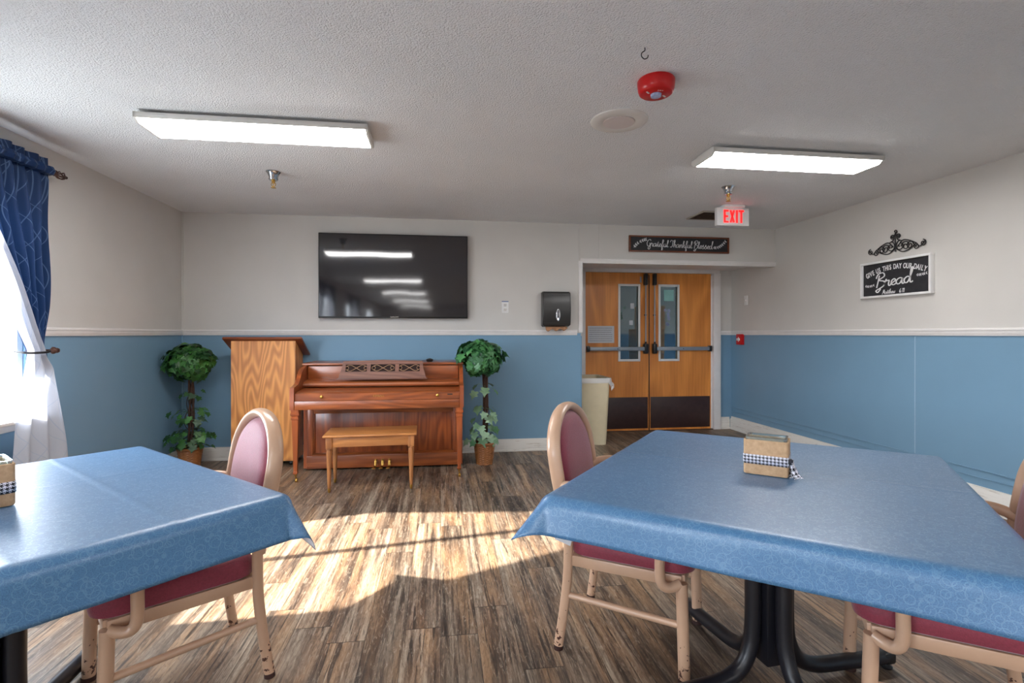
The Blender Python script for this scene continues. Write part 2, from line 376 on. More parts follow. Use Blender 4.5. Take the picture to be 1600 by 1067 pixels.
# ------------------------------------------------------------------ room shell
def plane_box(name, x0, x1, y0, y1, z0, z1, mat, parent=None, bev=0):
    return MB().box(((x0+x1)/2, (y0+y1)/2, (z0+z1)/2), (x1-x0, y1-y0, z1-z0), bev).build(name, mat, parent, smooth=bool(bev))
struct(plane_box('floor', XL-.12, XR+.12, YREAR-.12, 9.2, -.1, 0, M['floor']))
struct(plane_box('ceiling', XL-.12, XR+.12, YREAR-.12, YB+.1, HC, HC+.1, M['ceiling']))
w = MB(); ys = YREAR
for a, b_ in sorted(WINS):
    w.box((XL-.06, (ys+a)/2, HC/2), (.12, a-ys, HC)); w.box((XL-.06, (a+b_)/2, WZ0/2), (.12, b_-a, WZ0)); w.box((XL-.06, (a+b_)/2, (WZ1+HC)/2), (.12, b_-a, HC-WZ1)); ys = b_
w.box((XL-.06, (ys+YB+.1)/2, HC/2), (.12, YB+.1-ys, HC)); struct(w.build('wall_left', M['wall'], smooth=False))
w = MB(); w.box(((XL+AX0)/2, YB+.05, HC/2), (AX0-XL, .1, HC)); w.box(((AX0+XR)/2, YB+.05, (2.03+HC)/2), (XR-AX0, .1, HC-2.03))
struct(w.build('wall_back', M['wall'], smooth=False))
struct(plane_box('wall_right', XR, XR+.12, YREAR, YD+.1, 0, HC, M['wall']))
struct(plane_box('wall_rear', XL, XR, YREAR-.12, YREAR, 0, HC, M['wall']))
struct(plane_box('wall_alcove_left', AX0-.1, AX0, YB+.1, YD+.1, 0, 2.2, M['wall']))
w = MB(); D0, D1, DH = 1.78, 3.52, 2.03
w.box(((AX0+D0)/2, YD+.07, 1.05), (D0-AX0, .12, 2.1)); w.box(((D1+XR)/2, YD+.07, 1.05), (XR-D1, .12, 2.1)); w.box(((D0+D1)/2, YD+.07, 2.14), (D1-D0, .12, .2))
struct(w.build('wall_alcove_back', M['wall'], smooth=False))
struct(plane_box('ceiling_alcove', AX0-.1, XR, YB+.1, YD+.13, 2.07, 2.17, M['trim']))
# corridor beyond the doors
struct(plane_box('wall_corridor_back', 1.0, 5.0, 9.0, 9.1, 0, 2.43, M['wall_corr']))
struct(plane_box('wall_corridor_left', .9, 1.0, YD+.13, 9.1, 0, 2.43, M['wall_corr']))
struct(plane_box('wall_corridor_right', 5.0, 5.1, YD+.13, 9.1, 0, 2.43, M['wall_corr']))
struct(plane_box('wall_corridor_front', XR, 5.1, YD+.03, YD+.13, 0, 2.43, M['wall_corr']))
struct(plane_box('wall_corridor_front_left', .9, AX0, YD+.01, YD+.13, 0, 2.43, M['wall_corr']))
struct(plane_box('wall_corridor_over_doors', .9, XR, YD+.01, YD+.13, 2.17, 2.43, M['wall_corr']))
struct(plane_box('ceiling_corridor', .9, 5.1, YD+.01, 9.1, 2.43, 2.5, M['ceiling']))
# chair rails (profiled) , baseboards
nt = [0]
def trim(mb, mat=None, name=None):
    nt[0] += 1; return struct(mb.build(name or 'trim_%d' % nt[0], mat or M['trim']))
def rail(p0, p1, nrm, z=1.228, h=.054, t=.022):
    """chair rail between two points, nrm = outward normal into the room"""
    p0, p1, nrm = Vector(p0), Vector(p1), Vector(nrm)
    prof = [(0, 0), (t*.5, 0), (t*.6, h*.2), (t*.75, h*.28), (t*.75, h*.6), (t, h*.7), (t, h*.92), (t*.8, h), (0, h)]
    return trim(MB().prism(prof, 1, lambda a, b, q: p0+(p1-p0)*q+nrm*a+Vector((0, 0, z+b))))
rail((XL, YB, 0), (1.455, YB, 0), (0, -1, 0)); rail((XL, YREAR, 0), (XL, WINS[3][0]-.03, 0), (1, 0, 0))
for (a, b_), (c_, d_) in zip(sorted(WINS), sorted(WINS)[1:]+[(YB-.022, 0)]): rail((XL, b_+.03, 0), (XL, c_-(.03 if d_ else 0), 0), (1, 0, 0))
rail((XR, YREAR, 0), (XR, YD-.022, 0), (-1, 0, 0)); rail((3.625, YD+.01, 0), (XR, YD+.01, 0), (0, -1, 0))
nb = [0]
def base(name, p0, p1, nrm, h=.13, t=.018):
    p0, p1, nrm = Vector(p0), Vector(p1), Vector(nrm)
    prof = [(0, 0), (t*1.3, 0), (t*1.3, h*.12), (t, h*.16), (t, h*.78), (t*.6, h*.88), (t*.5, h), (0, h)]
    return struct(MB().prism(prof, 1, lambda a, b, q: p0+(p1-p0)*q+nrm*a+Vector((0, 0, b))).build(name, M['base']))
base('baseboard_back', (XL, YB, 0), (AX0, YB, 0), (0, -1, 0)); base('baseboard_left', (XL, YREAR, 0), (XL, YB-.024, 0), (1, 0, 0))
base('baseboard_right', (XR, YREAR, 0), (XR, YD-.01, 0), (-1, 0, 0), .165, .025); base('baseboard_alcove', (3.625, YD+.01, 0), (XR-.03, YD+.01, 0), (0, -1, 0), .155)
# rail lines along the foot of the right wall, seams, corner beads
trim(MB().box((XR-.004, (YREAR+YD)/2, .278), (.008, YD-YREAR-.02, .010), .003), M['wall']); 
trim(MB().box((XR-.003, (YREAR+YD)/2, .225), (.006, YD-YREAR-.02, .006), .002), M['wall'])
trim(MB().box((XR-.002, 3.66, .75), (.004, .006, .94), .001), M['seam'])
trim(MB().box((1.70, YB-.0015, 1.0+1.23), (.012, .003, .40), .001), M['wall'])
trim(MB().box((1.475, YB-.0015, 1.23+.4+.2), (.014, .003, 1.1), .001), M['wall'])
trim(MB().box((XL+.006, YB-.006, .13+1.15), (.014, .014, 2.3), .004), M['wall'])
# opening trim round the alcove mouth
trim(MB().box((1.495, YB-.006, 1.645), (.045, .012, .77), .003))
trim(MB().box((AX0+.004, YB+.04, .61), (.008, .10, 1.22), .002), M['wall'])
trim(MB().box(((AX0+XR)/2, YB-.006, 2.036), (XR-AX0+.02, .014, .028), .003)); trim(MB().box(((AX0+XR)/2, YB-.012, 2.052), (XR-AX0+.02, .02, .010), .002))
trim(MB().box(((AX0+XR)/2, YB+.05, 2.018), (XR-AX0, .11, .02), .002))
# door frame
f = MB()
f.box((D0-.03, YD+.0, 1.015), (.10, .06, 2.03), .006); f.box((D1+.045, YD+.0, 1.015), (.10, .06, 2.03), .006); f.box(((D0+D1)/2, YD+.0, 2.05), (D1-D0+.16, .062, .05), .006)
f.box((D0+.012, YD+.06, 1.0), (.024, .1, 2.0), .003); f.box((D1-.012, YD+.06, 1.0), (.024, .1, 2.0), .003)
trim(f)

# ------------------------------------------------------------------ windows
for i, (a, b_) in enumerate(WINS):
    e = bpy.data.objects.new('window_%d' % (i+1), None); C.objects.link(e); e['kind'] = 'structure'; e.location = (XL, (a+b_)/2, WZ0)
    wd, ht = b_-a, WZ1-WZ0; f = MB(); x = -.075
    f.box((x, -wd/2+.022, ht/2), (.05, .044, ht), .004); f.box((x, wd/2-.022, ht/2), (.05, .044, ht), .004); f.box((x, 0, .022), (.05, wd, .044), .004); f.box((x, 0, ht-.022), (.05, wd, .044), .004)
    f.box((x, 0, ht/2), (.05, .05, ht), .004); f.build('window_frame', M['white'], e)
    f = MB(); f.box((.01, 0, -.008), (.16, wd+.06, .022), .006); f.box((.008, 0, -.045), (.012, wd+.0, .05), .003); f.build('window_sill', M['trim'], e)
    MB().box((x, 0, ht/2), (.006, wd-.05, ht-.05)).build('pane', M['glass'], e, smooth=False)

# ------------------------------------------------------------------ curtains
TIE, RODZ = 1.14, 2.25
def lerp(a, b, t): return a+(b-a)*t
def ease(t): t = max(0, min(1, t)); return t*t*(3-2*t)
def lead(z):      # distance of the leading edge from the outer edge
    K = [(.0, .30), (.35, .30), (.75, .26), (1.0, .21), (1.14, .185), (1.3, .27), (1.5, .36), (1.8, .50), (2.05, .63), (2.25, .72), (2.32, .72)]
    for (z0, w0), (z1, w1) in zip(K, K[1:]):
        if z <= z1: return lerp(w0, w1, (z-z0)/(z1-z0))
    return .72
def curtain(e, sg):
    """sg = direction (in Y) from the outer edge towards the window centre"""
    def surf(q, z, layer=0):
        wl = lead(z); out0 = 0.0
        if z < TIE: out0 = -.14*ease((TIE-z)/.75)
        else: out0 = .02*ease(1-(z-TIE)/.3)
        tight = math.exp(-((z-TIE)/.16)**2)
        amp = lerp(.022, .012, tight) * (1 if z < 2.2 else .6)
        nf = 7
        if layer == 0: s_ = q*.80
        else: s_ = .74+q*.26
        y = lerp(out0, wl, s_)
        if layer == 1 and z > TIE-.02: y = lerp(wl-.03-.085*ease((2.3-z)/.8), wl+.0, q)
        if layer == 1 and z <= TIE-.02:
            g = ease((TIE-z)/.12); y = lerp(lerp(wl-.115, out0+.02, g), wl, q)
        x = .072+amp*math.sin(s_*nf*2*PI+z*1.2)*(1-.3*tight) + .006*math.sin(z*9+q*11)
        if layer == 1: x = .085+amp*.9*math.sin(q*2.6*2*PI+z*.8) + .026*ease((2.3-z)/.4)
        if layer == 0 and z < TIE: x -= .0
        x = max(x, .03)
        return Vector((x, sg*y, z))
    N, K = 90, 90
    mb = MB(); mb.grid(N, K, lambda q, t: surf(q, lerp(1.0, 2.33, t), 0), uv=lambda q, t: (q*.8, t*1.2))
    o = mb.build('blue_drape', M['drape'], e, fix=False); o['label'] = 'navy blue drape with thin pale wavy lines'
    mb = MB(); mb.grid(50, 130, lambda q, t: surf(q, lerp(.06, 2.22, t), 1), uv=lambda q, t: (q*.4+.1, t*1.8))
    o = mb.build('lining', M['lining'], e, fix=False); o['label'] = 'white lining folded out'
    # heading pleats
    mb = MB(); mb.grid(80, 8, lambda q, t: Vector((.095+.032*math.cos(t*2*PI)+.006*math.sin(q*60), sg*q*.72, RODZ+.03*math.sin(t*2*PI))), uv=lambda q, t: (q*.8, t*.1))
    mb.build('rod_pocket', M['drape'], e, fix=False)
    mb = MB(); mb.tube(smooth_pts([(.03, sg*(-.03), TIE), (.12, sg*.0, TIE-.005), (.14, sg*.055, TIE-.003), (.145, sg*.12, TIE-.01), (.11, sg*.20, TIE-.01), (.05, sg*.21, TIE)]), .007, 8); mb.build('tie_band', M['black_metal'], e)
def holdback(y, sg, label, g):
    t = thing('curtain_holdback', label, 'curtain holdback', (XL, y, TIE), 0, g)
    MB().tube([(0, 0, 0), (.14, 0, 0)], .007, 10).build('post', M['finial'], t)
    R90 = Matrix.Rotation(PI/2, 3, 'Y')
    MB().lathe([(0.0, 0), (.014, .002), (.022, .012), (.02, .022), (.012, .03), (.016, .036), (.012, .044), (0, .048)], (.135, 0, 0), 20, R90).build('knob', M['finial'], t)
names = {0: ('beside the piano end', 'nearer the camera'), 1: ('', ''), 2: ('', '')}
for i, (a, b_) in enumerate(WINS[:3]):
    where = ['front window', 'second window from the piano', 'third window from the piano'][i]
    r = thing('curtain_rod', 'dark bronze curtain rod with cage finials above the '+where, 'curtain rod', (XL+.095, (a+b_)/2, RODZ), 0, 'bronze curtain rods')
    L = (b_-a)/2+.02
    MB().tube([(0, -L, 0), (0, L, 0)], .011, 14).build('rod', M['finial'], r)
    for sg in (-1, 1):
        mb = MB()
        RX = Matrix.Rotation(-sg*PI/2, 3, 'X')
        mb.lathe([(.0, 0), (.016, .002), (.018, .012), (.011, .02), (.02, .028), (.011, .036)], (0, sg*L, 0), 18, RX)
        for k in range(6):
            a0 = k*PI/3
            mb.tube([(.024*math.sin(PI*u)*math.cos(a0+u*1.5), sg*(L+.036+.085*u), .024*math.sin(PI*u)*math.sin(a0+u*1.5)) for u in [j/10 for j in range(11)]], .0042, 6)
        mb.lathe([(.0, 0), (.010, .002), (.010, .010), (.004, .018), (0, .02)], (0, sg*(L+.118), 0), 14, RX)
        mb.build('finial', M['finial'], r)
        MB().tube([(0, sg*(L-.03), 0), (-.09, sg*(L-.03), -.0)], .007, 8).build('bracket', M['finial'], r)
    for sg, y in ((-1, b_+.01), (1, a-.01)):
        side = 'piano side' if sg < 0 else 'far side'
        c = thing('curtain', 'navy curtain with white lining, tied back, %s of the %s' % (side, where), 'curtain', (XL, y, 0), 0, 'tied back curtains')
        curtain(c, sg)
        holdback(y+sg*.055, sg, 'bronze curtain holdback on the %s of the %s' % (side, where), 'curtain holdbacks')

# ------------------------------------------------------------------ lights on the ceiling
def ceiling_light(label, x, y, w_=1.2, d_=.29):
    t = thing('ceiling_light', label, 'ceiling light', (x, y, HC), 0, 'wraparound fluorescent ceiling lights')
    h_ = MB(); h_.box((0, 0, -.011), (w_-.03, d_-.10, .022), .003); h_.box((0, 0, -.020), (w_-.004, d_-.006, .005), .001)
    for sg in (-1, 1): h_.box((0, sg*(d_/2-.004), -.034), (w_, .008, .030), .002)
    h_.build('housing', M['offwhite'], t)
    for sg in (-1, 1):
        MB().prism([(-d_/2, -.018), (d_/2, -.018), (d_/2, -.043), (d_/2-.035, -.066), (-d_/2+.035, -.066), (-d_/2, -.043)], .012, lambda a, b, q: Vector((sg*(w_/2-.0)+q*-sg, a, b))).build('end_cap', M['offwhite'], t)
    MB().prism([(-d_/2+.009, -.026), (d_/2-.009, -.026), (d_/2-.006, -.043), (d_/2-.04, -.0645), (-d_/2+.04, -.0645), (-d_/2+.006, -.043)], w_-.03, lambda a, b, q: Vector((-w_/2+.015+q, a, b))).build('lens', M['lens'], t, smooth=False)
    return t
l0 = ceiling_light('lit fluorescent ceiling light nearest the curtained window, above the left table', -1.005, 3.10)
def light_copy(x, y, label):
    c = dup(l0); c.location = (x, y, HC); c['label'] = label
light_copy(2.29, 3.16, 'lit fluorescent ceiling light right of the red alarm, in front of the exit sign')
for k, y in enumerate((-.5, -4.1, -7.7, -11.3)):
    light_copy(-1.005, y, 'fluorescent ceiling light number %d in the row mirrored in the television' % (k+2))
    if k < 3: light_copy(2.29, y, 'unseen fluorescent ceiling light added for fill behind the camera on the right, row %d back' % (k+2))  # right-hand lights are out of view, added for ambient fill
# unseen light added to brighten the corridor beyond the doors
t = thing('corridor_fill_light', 'unseen fill light added to brighten the corridor beyond the double doors', 'ceiling light', (3.9, 7.6, 2.43))
m, T, b = newmat('corridor_fill_glow', (1, 1, 1, 1)); b.inputs['Emission Color'].default_value = (1, .96, .9, 1); b.inputs['Emission Strength'].default_value = .5
MB().lathe([(.0, -.06), (.09, -.055), (.13, -.03), (.135, 0)], n=32).build('fill_light_dome', m, t)

def sprinkler(label, x, y):
    t = thing('fire_sprinkler', label, 'sprinkler', (x, y, HC), 0, 'ceiling sprinklers')
    MB().lathe([(.052, 0), (.052, -.004), (.046, -.008), (.036, -.03), (.030, -.048), (.034, -.052), (.03, -.062), (.012, -.064), (0, -.064)]).build('escutcheon', M['chrome'], t)
    h = MB(); h.lathe([(.011, -.06), (.013, -.066), (.013, -.076), (.008, -.078), (.008, -.085), (0, -.085)], n=16)
    for s_ in (-1, 1): h.tube(smooth_pts([(s_*.008, 0, -.08), (s_*.015, 0, -.092), (s_*.011, 0, -.105), (0, 0, -.114)]), .0028, 8)
    h.tube([(0, 0, -.085), (0, 0, -.112)], .003, 8); h.lathe([(.0, -.112), (.006, -.112), (.019, -.118), (.019, -.12), (0, -.122)], n=16)
    h.build('sprinkler_head', M['brass'], t)
sprinkler('chrome fire sprinkler hanging between the left ceiling light and the television', -1.215, 3.98)
sprinkler('chrome fire sprinkler hanging just above and before the exit sign', 2.30, 3.88)
# red alarm
t = thing('fire_alarm_strobe', 'round red fire alarm with clear strobe lens on the white ceiling', 'fire alarm', (1.0, 2.30, HC))
MB().lathe([(.082, 0), (.086, -.006), (.086, -.02), (.083, -.045), (.078, -.060), (.070, -.066), (0, -.066)], n=48).build('housing', M['red'], t)
MB().lathe([(.024, -.062), (.027, -.07), (.024, -.078), (0, -.081)], n=8).build('strobe_lens', newmat('strobe_clear', srgb(165, 180, 215), .12, 0, .8)[0], t)
s_ = MB(); s_.box((-.045, -.012, -.067), (.022, .008, .003), .001, Matrix.Rotation(.7, 3, 'Z')); s_.box((.045, .012, -.067), (.022, .008, .003), .001, Matrix.Rotation(.7, 3, 'Z'))
for k in range(3): s_.box((-.006+k*.010, -.040, -.0665), (.006, .005, .002), .0005)
s_.build('marking', M['offwhite'], t)
# ceiling speaker
t = thing('ceiling_speaker', 'round white ceiling speaker with perforated grille beside the red alarm', 'speaker', (.985, 2.765, HC))
MB().lathe([(.158, 0), (.156, -.006), (.145, -.011), (.095, -.012), (.088, -.008), (0, -.008)], n=64).build('bezel', M['offwhite'], t)
m, T, b = newmat('perforated_grille', srgb(196, 186, 184), .6); vo = T.add('ShaderNodeTexVoronoi', {'Vector': T.coord(), 'Scale': 260, 'Randomness': 0.0}).outputs[0]
T.l.new(T.mix(T.math('LESS_THAN', vo, .28), srgb(205, 194, 190), srgb(120, 108, 104)), b.inputs['Base Color'])
MB().lathe([(.088, -.0085), (.085, -.013), (0, -.014)], n=48).build('grille', m, t)
# hook
tag(MB().tube(smooth_pts([(0, 0, 0), (0, 0, -.012), (-.012, 0, -.022), (-.014, 0, -.036), (-.003, 0, -.047), (.011, 0, -.042), (.015, 0, -.030)]), .0022, 8).build('ceiling_hook', M['iron'], loc=(.84, 2.045, HC)), 'small dark wire hook screwed into the ceiling above the red alarm', 'hook')
# vent
t = thing('ceiling_vent', 'brown dusty ceiling air vent behind the exit sign', 'air vent', (2.68, 4.84, HC))
f = MB()
for s_ in (-1, 1): f.box((s_*.165, 0, -.006), (.02, .34, .012), .002); f.box((0, s_*.162, -.006), (.31, .02, .012), .002)
f.build('frame', plain('vent_frame', (170, 160, 148), .6), t)
f = MB(); vm = plain('dusty_grille', (96, 78, 64), .8, var=.3, nscale=30)
for k in range(13): f.box((0, -.145+k*.0242, -.006), (.31, .015, .002), 0, Matrix.Rotation(.6, 3, 'X'))
f.box((0, 0, -.001), (.31, .31, .002)); f.build('louvres', vm, t)
# exit sign
t = thing('exit_sign', 'white exit sign with red lettering hanging from the ceiling by the double doors', 'exit sign', (2.678, 4.44, HC))
MB().box((0, .02, -.012), (.20, .11, .024), .004).build('canopy', M['white'], t)
MB().box((0, .02, -.105), (.318, .045, .165), .005).build('sign_box', M['white'], t)
g = MB(); yy = -.0045
def bar(x, z, w_, h_, r=0): g.box((x, yy, z), (w_, .004, h_), 0, Matrix.Rotation(r, 3, 'Y'))
zc, H, sw = -.103, .118, .017; 
x = -.071; bar(x-.014, zc, sw, H); bar(x+.002, zc+H/2-.008, .044, sw*.95); bar(x, zc, .038, sw*.95); bar(x+.002, zc-H/2+.008, .044, sw*.95)
x = -.010; bar(x, zc, sw, H*1.0, .30); bar(x, zc, sw, H*1.0, -.30)
x = .036; bar(x, zc, sw, H)
x = .080; bar(x, zc, sw, H); bar(x, zc+H/2-.008, .052, sw*.95)
bm_ = g.build('lettering', M['exitred'], t, smooth=False)

# ------------------------------------------------------------------ lettering helpers
CUR = {
 'a': ([[(.9, .8), (.6, 1), (.2, .8), (.05, .35), (.3, 0), (.65, .2), (.9, .9), (.85, .3), (1.0, 0), (1.25, .2)]], 1.2),
 'r': ([[(0, .2), (.25, 1.1), (.35, .85), (.7, .9), (.65, .3), (.8, 0), (1.05, .2)]], 1.0),
 't': ([[(0, .2), (.35, 1.0), (.45, 1.7), (.4, .3), (.6, 0), (.85, .2)], [(.1, 1.15), (.8, 1.25)]], .8),
 'e': ([[(0, .2), (.4, .45), (.7, .75), (.5, 1.0), (.2, .75), (.15, .3), (.45, 0), (.9, .25)]], .85),
 'f': ([[(0, .2), (.4, 1.0), (.65, 1.9), (.45, 2.2), (.3, 1.8), (.3, .5), (.25, -.8), (.4, -1.0), (.55, -.6), (.35, 0), (.8, .2)]], .75),
 'u': ([[(0, .2), (.2, 1), (.15, .3), (.35, 0), (.65, .25), (.8, 1), (.75, .3), (.9, 0), (1.1, .2)]], 1.1),
 'l': ([[(0, .2), (.4, 1.2), (.5, 2.0), (.3, 2.1), (.25, 1.5), (.3, .3), (.5, 0), (.75, .2)]], .7),
 'h': ([[(0, .2), (.35, 1.3), (.45, 2.0), (.3, 2.1), (.2, 1.4), (.2, 0), (.35, .7), (.6, 1), (.75, .7), (.75, .2), (.9, 0), (1.1, .2)]], 1.05),
 'n': ([[(0, .2), (.15, 1), (.2, 0), (.35, .7), (.6, 1), (.75, .7), (.75, .2), (.9, 0), (1.1, .2)]], 1.05),
 'k': ([[(0, .2), (.35, 1.3), (.45, 2.0), (.3, 2.1), (.2, 1.4), (.2, 0), (.35, .6), (.7, 1.0), (.6, .6), (.3, .5), (.6, .3), (.8, 0), (1.0, .2)]], 1.0),
 's': ([[(0, .2), (.45, 1.15), (.5, .75), (.75, .3), (.45, -.05), (.1, .12)], [(.55, -.02), (1.0, .2)]], .95),
 'd': ([[(.8, .8), (.5, 1), (.15, .75), (.05, .35), (.25, 0), (.6, .2), (.95, 1.5), (1.05, 2.3), (.9, 2.4), (.82, 1.7), (.85, .3), (1.0, 0), (1.25, .2)]], 1.2),
 'w': ([[(0, .2), (.15, 1), (.15, .2), (.35, 0), (.6, .3), (.65, .9), (.7, .2), (.9, 0), (1.15, .4), (1.15, 1.0), (1.35, .9)]], 1.3),
 'G': ([[(1.3, 1.7), (1.0, 2.1), (.4, 1.8), (.1, 1.0), (.4, .1), (.9, .2), (1.2, .9), (.8, .9)], [(1.2, .9), (1.25, -.5), (.9, -.9), (.6, -.5), (1.3, .2)]], 1.4),
 'T': ([[(0, 1.6), (.3, 2.2), (.9, 2.0), (1.6, 2.3)], [(.9, 2.0), (.85, .6), (.5, 0), (.1, .2)]], 1.25),
 'B': ([[(.5, 2.0), (.4, 1.0), (.25, -.1)], [(.05, 1.5), (.3, 2.2), (1.0, 2.4), (1.25, 1.8), (.5, 1.2), (1.3, .9), (1.3, .2), (.8, -.2), (.2, -.6), (.5, -.9), (.9, -.3)]], 1.45),
 'M': ([[(-.2, -.2), (.2, .5), (.5, 2.0), (.65, .4), (1.05, 2.0), (1.1, .3), (1.3, 0), (1.5, .2)]], 1.4),
 '6': ([[(.6, 1.8), (.2, 1.2), (.05, .5), (.3, 0), (.65, .3), (.45, .8), (.1, .5)]], .9), ':': ([[(.2, .1), (.2, .25)], [(.2, .8), (.2, .95)]], .5), '1': ([[(.1, 1.4), (.35, 1.8), (.3, 0)]], .6), ' ': ([], .55)}
def ribbon(mb, pts, width, f, d=.0015):
    """flat stroke of even width; f maps (a,b,t) to 3d"""
    P = [Vector((p[0], p[1])) for p in pts]
    L, R = [], []
    for i, p in enumerate(P):
        a = P[max(0, i-1)]; c = P[min(len(P)-1, i+1)]; t = (c-a)
        t = t.normalized() if t.length > 1e-9 else Vector((1, 0)); n = Vector((-t.y, t.x))
        wv_ = width*(.62+.38*abs(t.y)); L.append(p+n*wv_/2); R.append(p-n*wv_/2)
    vl = [mb.bm.verts.new(f(q.x, q.y, d)) for q in L]; vr_ = [mb.bm.verts.new(f(q.x, q.y, d)) for q in R]
    wl = [mb.bm.verts.new(f(q.x, q.y, 0)) for q in L]; wr = [mb.bm.verts.new(f(q.x, q.y, 0)) for q in R]
    for i in range(len(P)-1):
        mb.bm.faces.new((vl[i], vr_[i], vr_[i+1], vl[i+1])); mb.bm.faces.new((vl[i], vl[i+1], wl[i+1], wl[i])); mb.bm.faces.new((vr_[i+1], vr_[i], wr[i], wr[i+1]))
def cursive(mb, text, x0, y0, xh, width, f, sx=1.0, slope=0):
    x = x0
    for ch in text:
        st, adv = CUR[ch]
        for s in st:
            pts = [((p.x*sx+p.y*.12)*xh+x, p.y*xh+y0+slope*(x-x0)) for p in smooth_pts([Vector((a, b, 0)) for a, b in s], 6)]
            ribbon(mb, pts, width, f)
        x += adv*xh*sx*.92
    return x
def font_text(text, size, name, mat, parent, loc, rot, extrude=.0008, sx=1.0, bold=0, align='CENTER'):
    cu = bpy.data.curves.new(name, 'FONT'); cu.body = text; cu.size = size; cu.extrude = extrude; cu.align_x = align; cu.align_y = 'CENTER'; cu.offset = bold
    o = bpy.data.objects.new(name, cu); C.objects.link(o)
    dg = bpy.context.evaluated_depsgraph_get(); me = bpy.data.meshes.new_from_object(o.evaluated_get(dg))
    bpy.data.objects.remove(o); me.materials.clear(); me.materials.append(mat)
    o = bpy.data.objects.new(name, me); C.objects.link(o); o.parent = parent; o.location = loc; o.rotation_euler = rot; o.scale = (sx, 1, 1); return o
def sprig(mb, pts, f, size, n=7, width=.002):
    P = smooth_pts([Vector((a, b, 0)) for a, b in pts], 8); ribbon(mb, [(p.x, p.y) for p in P], width, f)
    for k in range(n):
        i = int((k+.7)/(n+.4)*(len(P)-1)); p = P[i]; t = (P[min(i+1, len(P)-1)]-P[max(0, i-1)]).normalized()
        for s_ in (-1, 1):
            a = math.atan2(t.y, t.x)+s_*.75; c, s = math.cos(a), math.sin(a)
            lf = [(0, 0), (.5, .22), (1, 0), (.5, -.22)]
            mb.prism([(p.x+(u*c-v*s)*size, p.y+(u*s+v*c)*size) for u, v in lf], .0014, f)

# "Grateful Thankful Blessed" sign
t = thing('wall_sign', 'long wood-framed black sign reading Grateful Thankful Blessed above the double doors', 'sign', (2.617, YB-.014, 2.229))
WS, HS = 1.165, .178
MB().box((0, 0, 0), (WS-.02, .012, HS-.02)).build('board', M['slate'], t, smooth=False)
f = MB()
for s_ in (-1, 1): f.box((0, -.006, s_*(HS/2-.008)), (WS, .026, .016), .002); f.box((s_*(WS/2-.008), -.006, 0), (.016, .026, HS-.032), .002)
f.build('frame', M['signframe'], t)
F = lambda a, b, q: Vector((a, -.0065-q, b))
mb = MB(); cursive(mb, 'Grateful Thankful Blessed', -.385, -.026, .0355, .0062, F, .985, -.022)
mb.build('lettering', M['chalk'], t, smooth=False)
mb = MB(); sprig(mb, [(-.53, -.045), (-.49, 0), (-.43, .035), (-.385, .05)], F, .026, 7, .003); mb.build('leaf_sprig', M['chalk'], t, smooth=False); mb = MB(); sprig(mb, [(.39, -.025), (.45, -.022), (.50, .005), (.545, .05)], F, .024, 8, .003)
mb.build('leaf_sprig', M['chalk'], t, smooth=False)
# "Bread" sign on the right wall : local x along -Y world
t = thing('wall_sign', 'white-framed black sign reading Give us this day our daily Bread on the right wall', 'sign', (XR, 3.829, 1.712), -PI/2)
WS, HS = .674, .313
MB().box((0, -.012, 0), (WS-.02, .016, HS-.02)).build('board', M['slate'], t, smooth=False)
f = MB()
for s_ in (-1, 1): f.box((0, -.02, s_*(HS/2-.009)), (WS, .04, .018), .002); f.box((s_*(WS/2-.009), -.02, 0), (.018, .04, HS-.036), .002)
f.build('frame', M['white'], t)
F = lambda a, b, q: Vector((a, -.0205-q, b))
mb = MB(); cursive(mb, 'Bread', -.195, -.066, .050, .012, F, 1.35, .05); mb.build('bread_lettering', M['chalk'], t, smooth=False)
mb = MB(); cursive(mb, 'Matthew', -.12, -.128, .018, .0036, F, 1.0, 0); mb.build('verse_lettering', M['chalk'], t, smooth=False); mb = MB(); cursive(mb, '6:11', .045, -.128, .018, .0042, F, 1.1); mb.build('verse_numerals', M['chalk'], t, smooth=False)
mb = MB(); sprig(mb, [(-.30, -.045), (-.255, -.052), (-.205, -.045)], F, .016, 6, .0022); mb.build('leaf_sprig', M['chalk'], t, smooth=False); mb = MB(); sprig(mb, [(.20, .0), (.245, .0), (.29, .006)], F, .016, 6, .0022); mb.build('leaf_sprig', M['chalk'], t, smooth=False)
txt = 'GIVE US THIS DAY OUR DAILY'
wts = {'I': .5, ' ': .6, 'U': 1.0, 'V': 1.0}
tot = sum(wts.get(c, 1.0) for c in txt); pos = 0
for ch in txt:
    wv_ = wts.get(ch, 1.0); u = (pos+wv_/2)/tot*2-1; pos += wv_
    if ch == ' ': continue
    ang = -u*.42; x = math.sin(u*.42)/math.sin(.42)*.288; z = .092-(1-math.cos(u*.42))*.66
    font_text(ch, .060, 'letter', M['chalk'], t, (x, -.021, z), (PI/2, -ang, 0), sx=.62, bold=.0012)
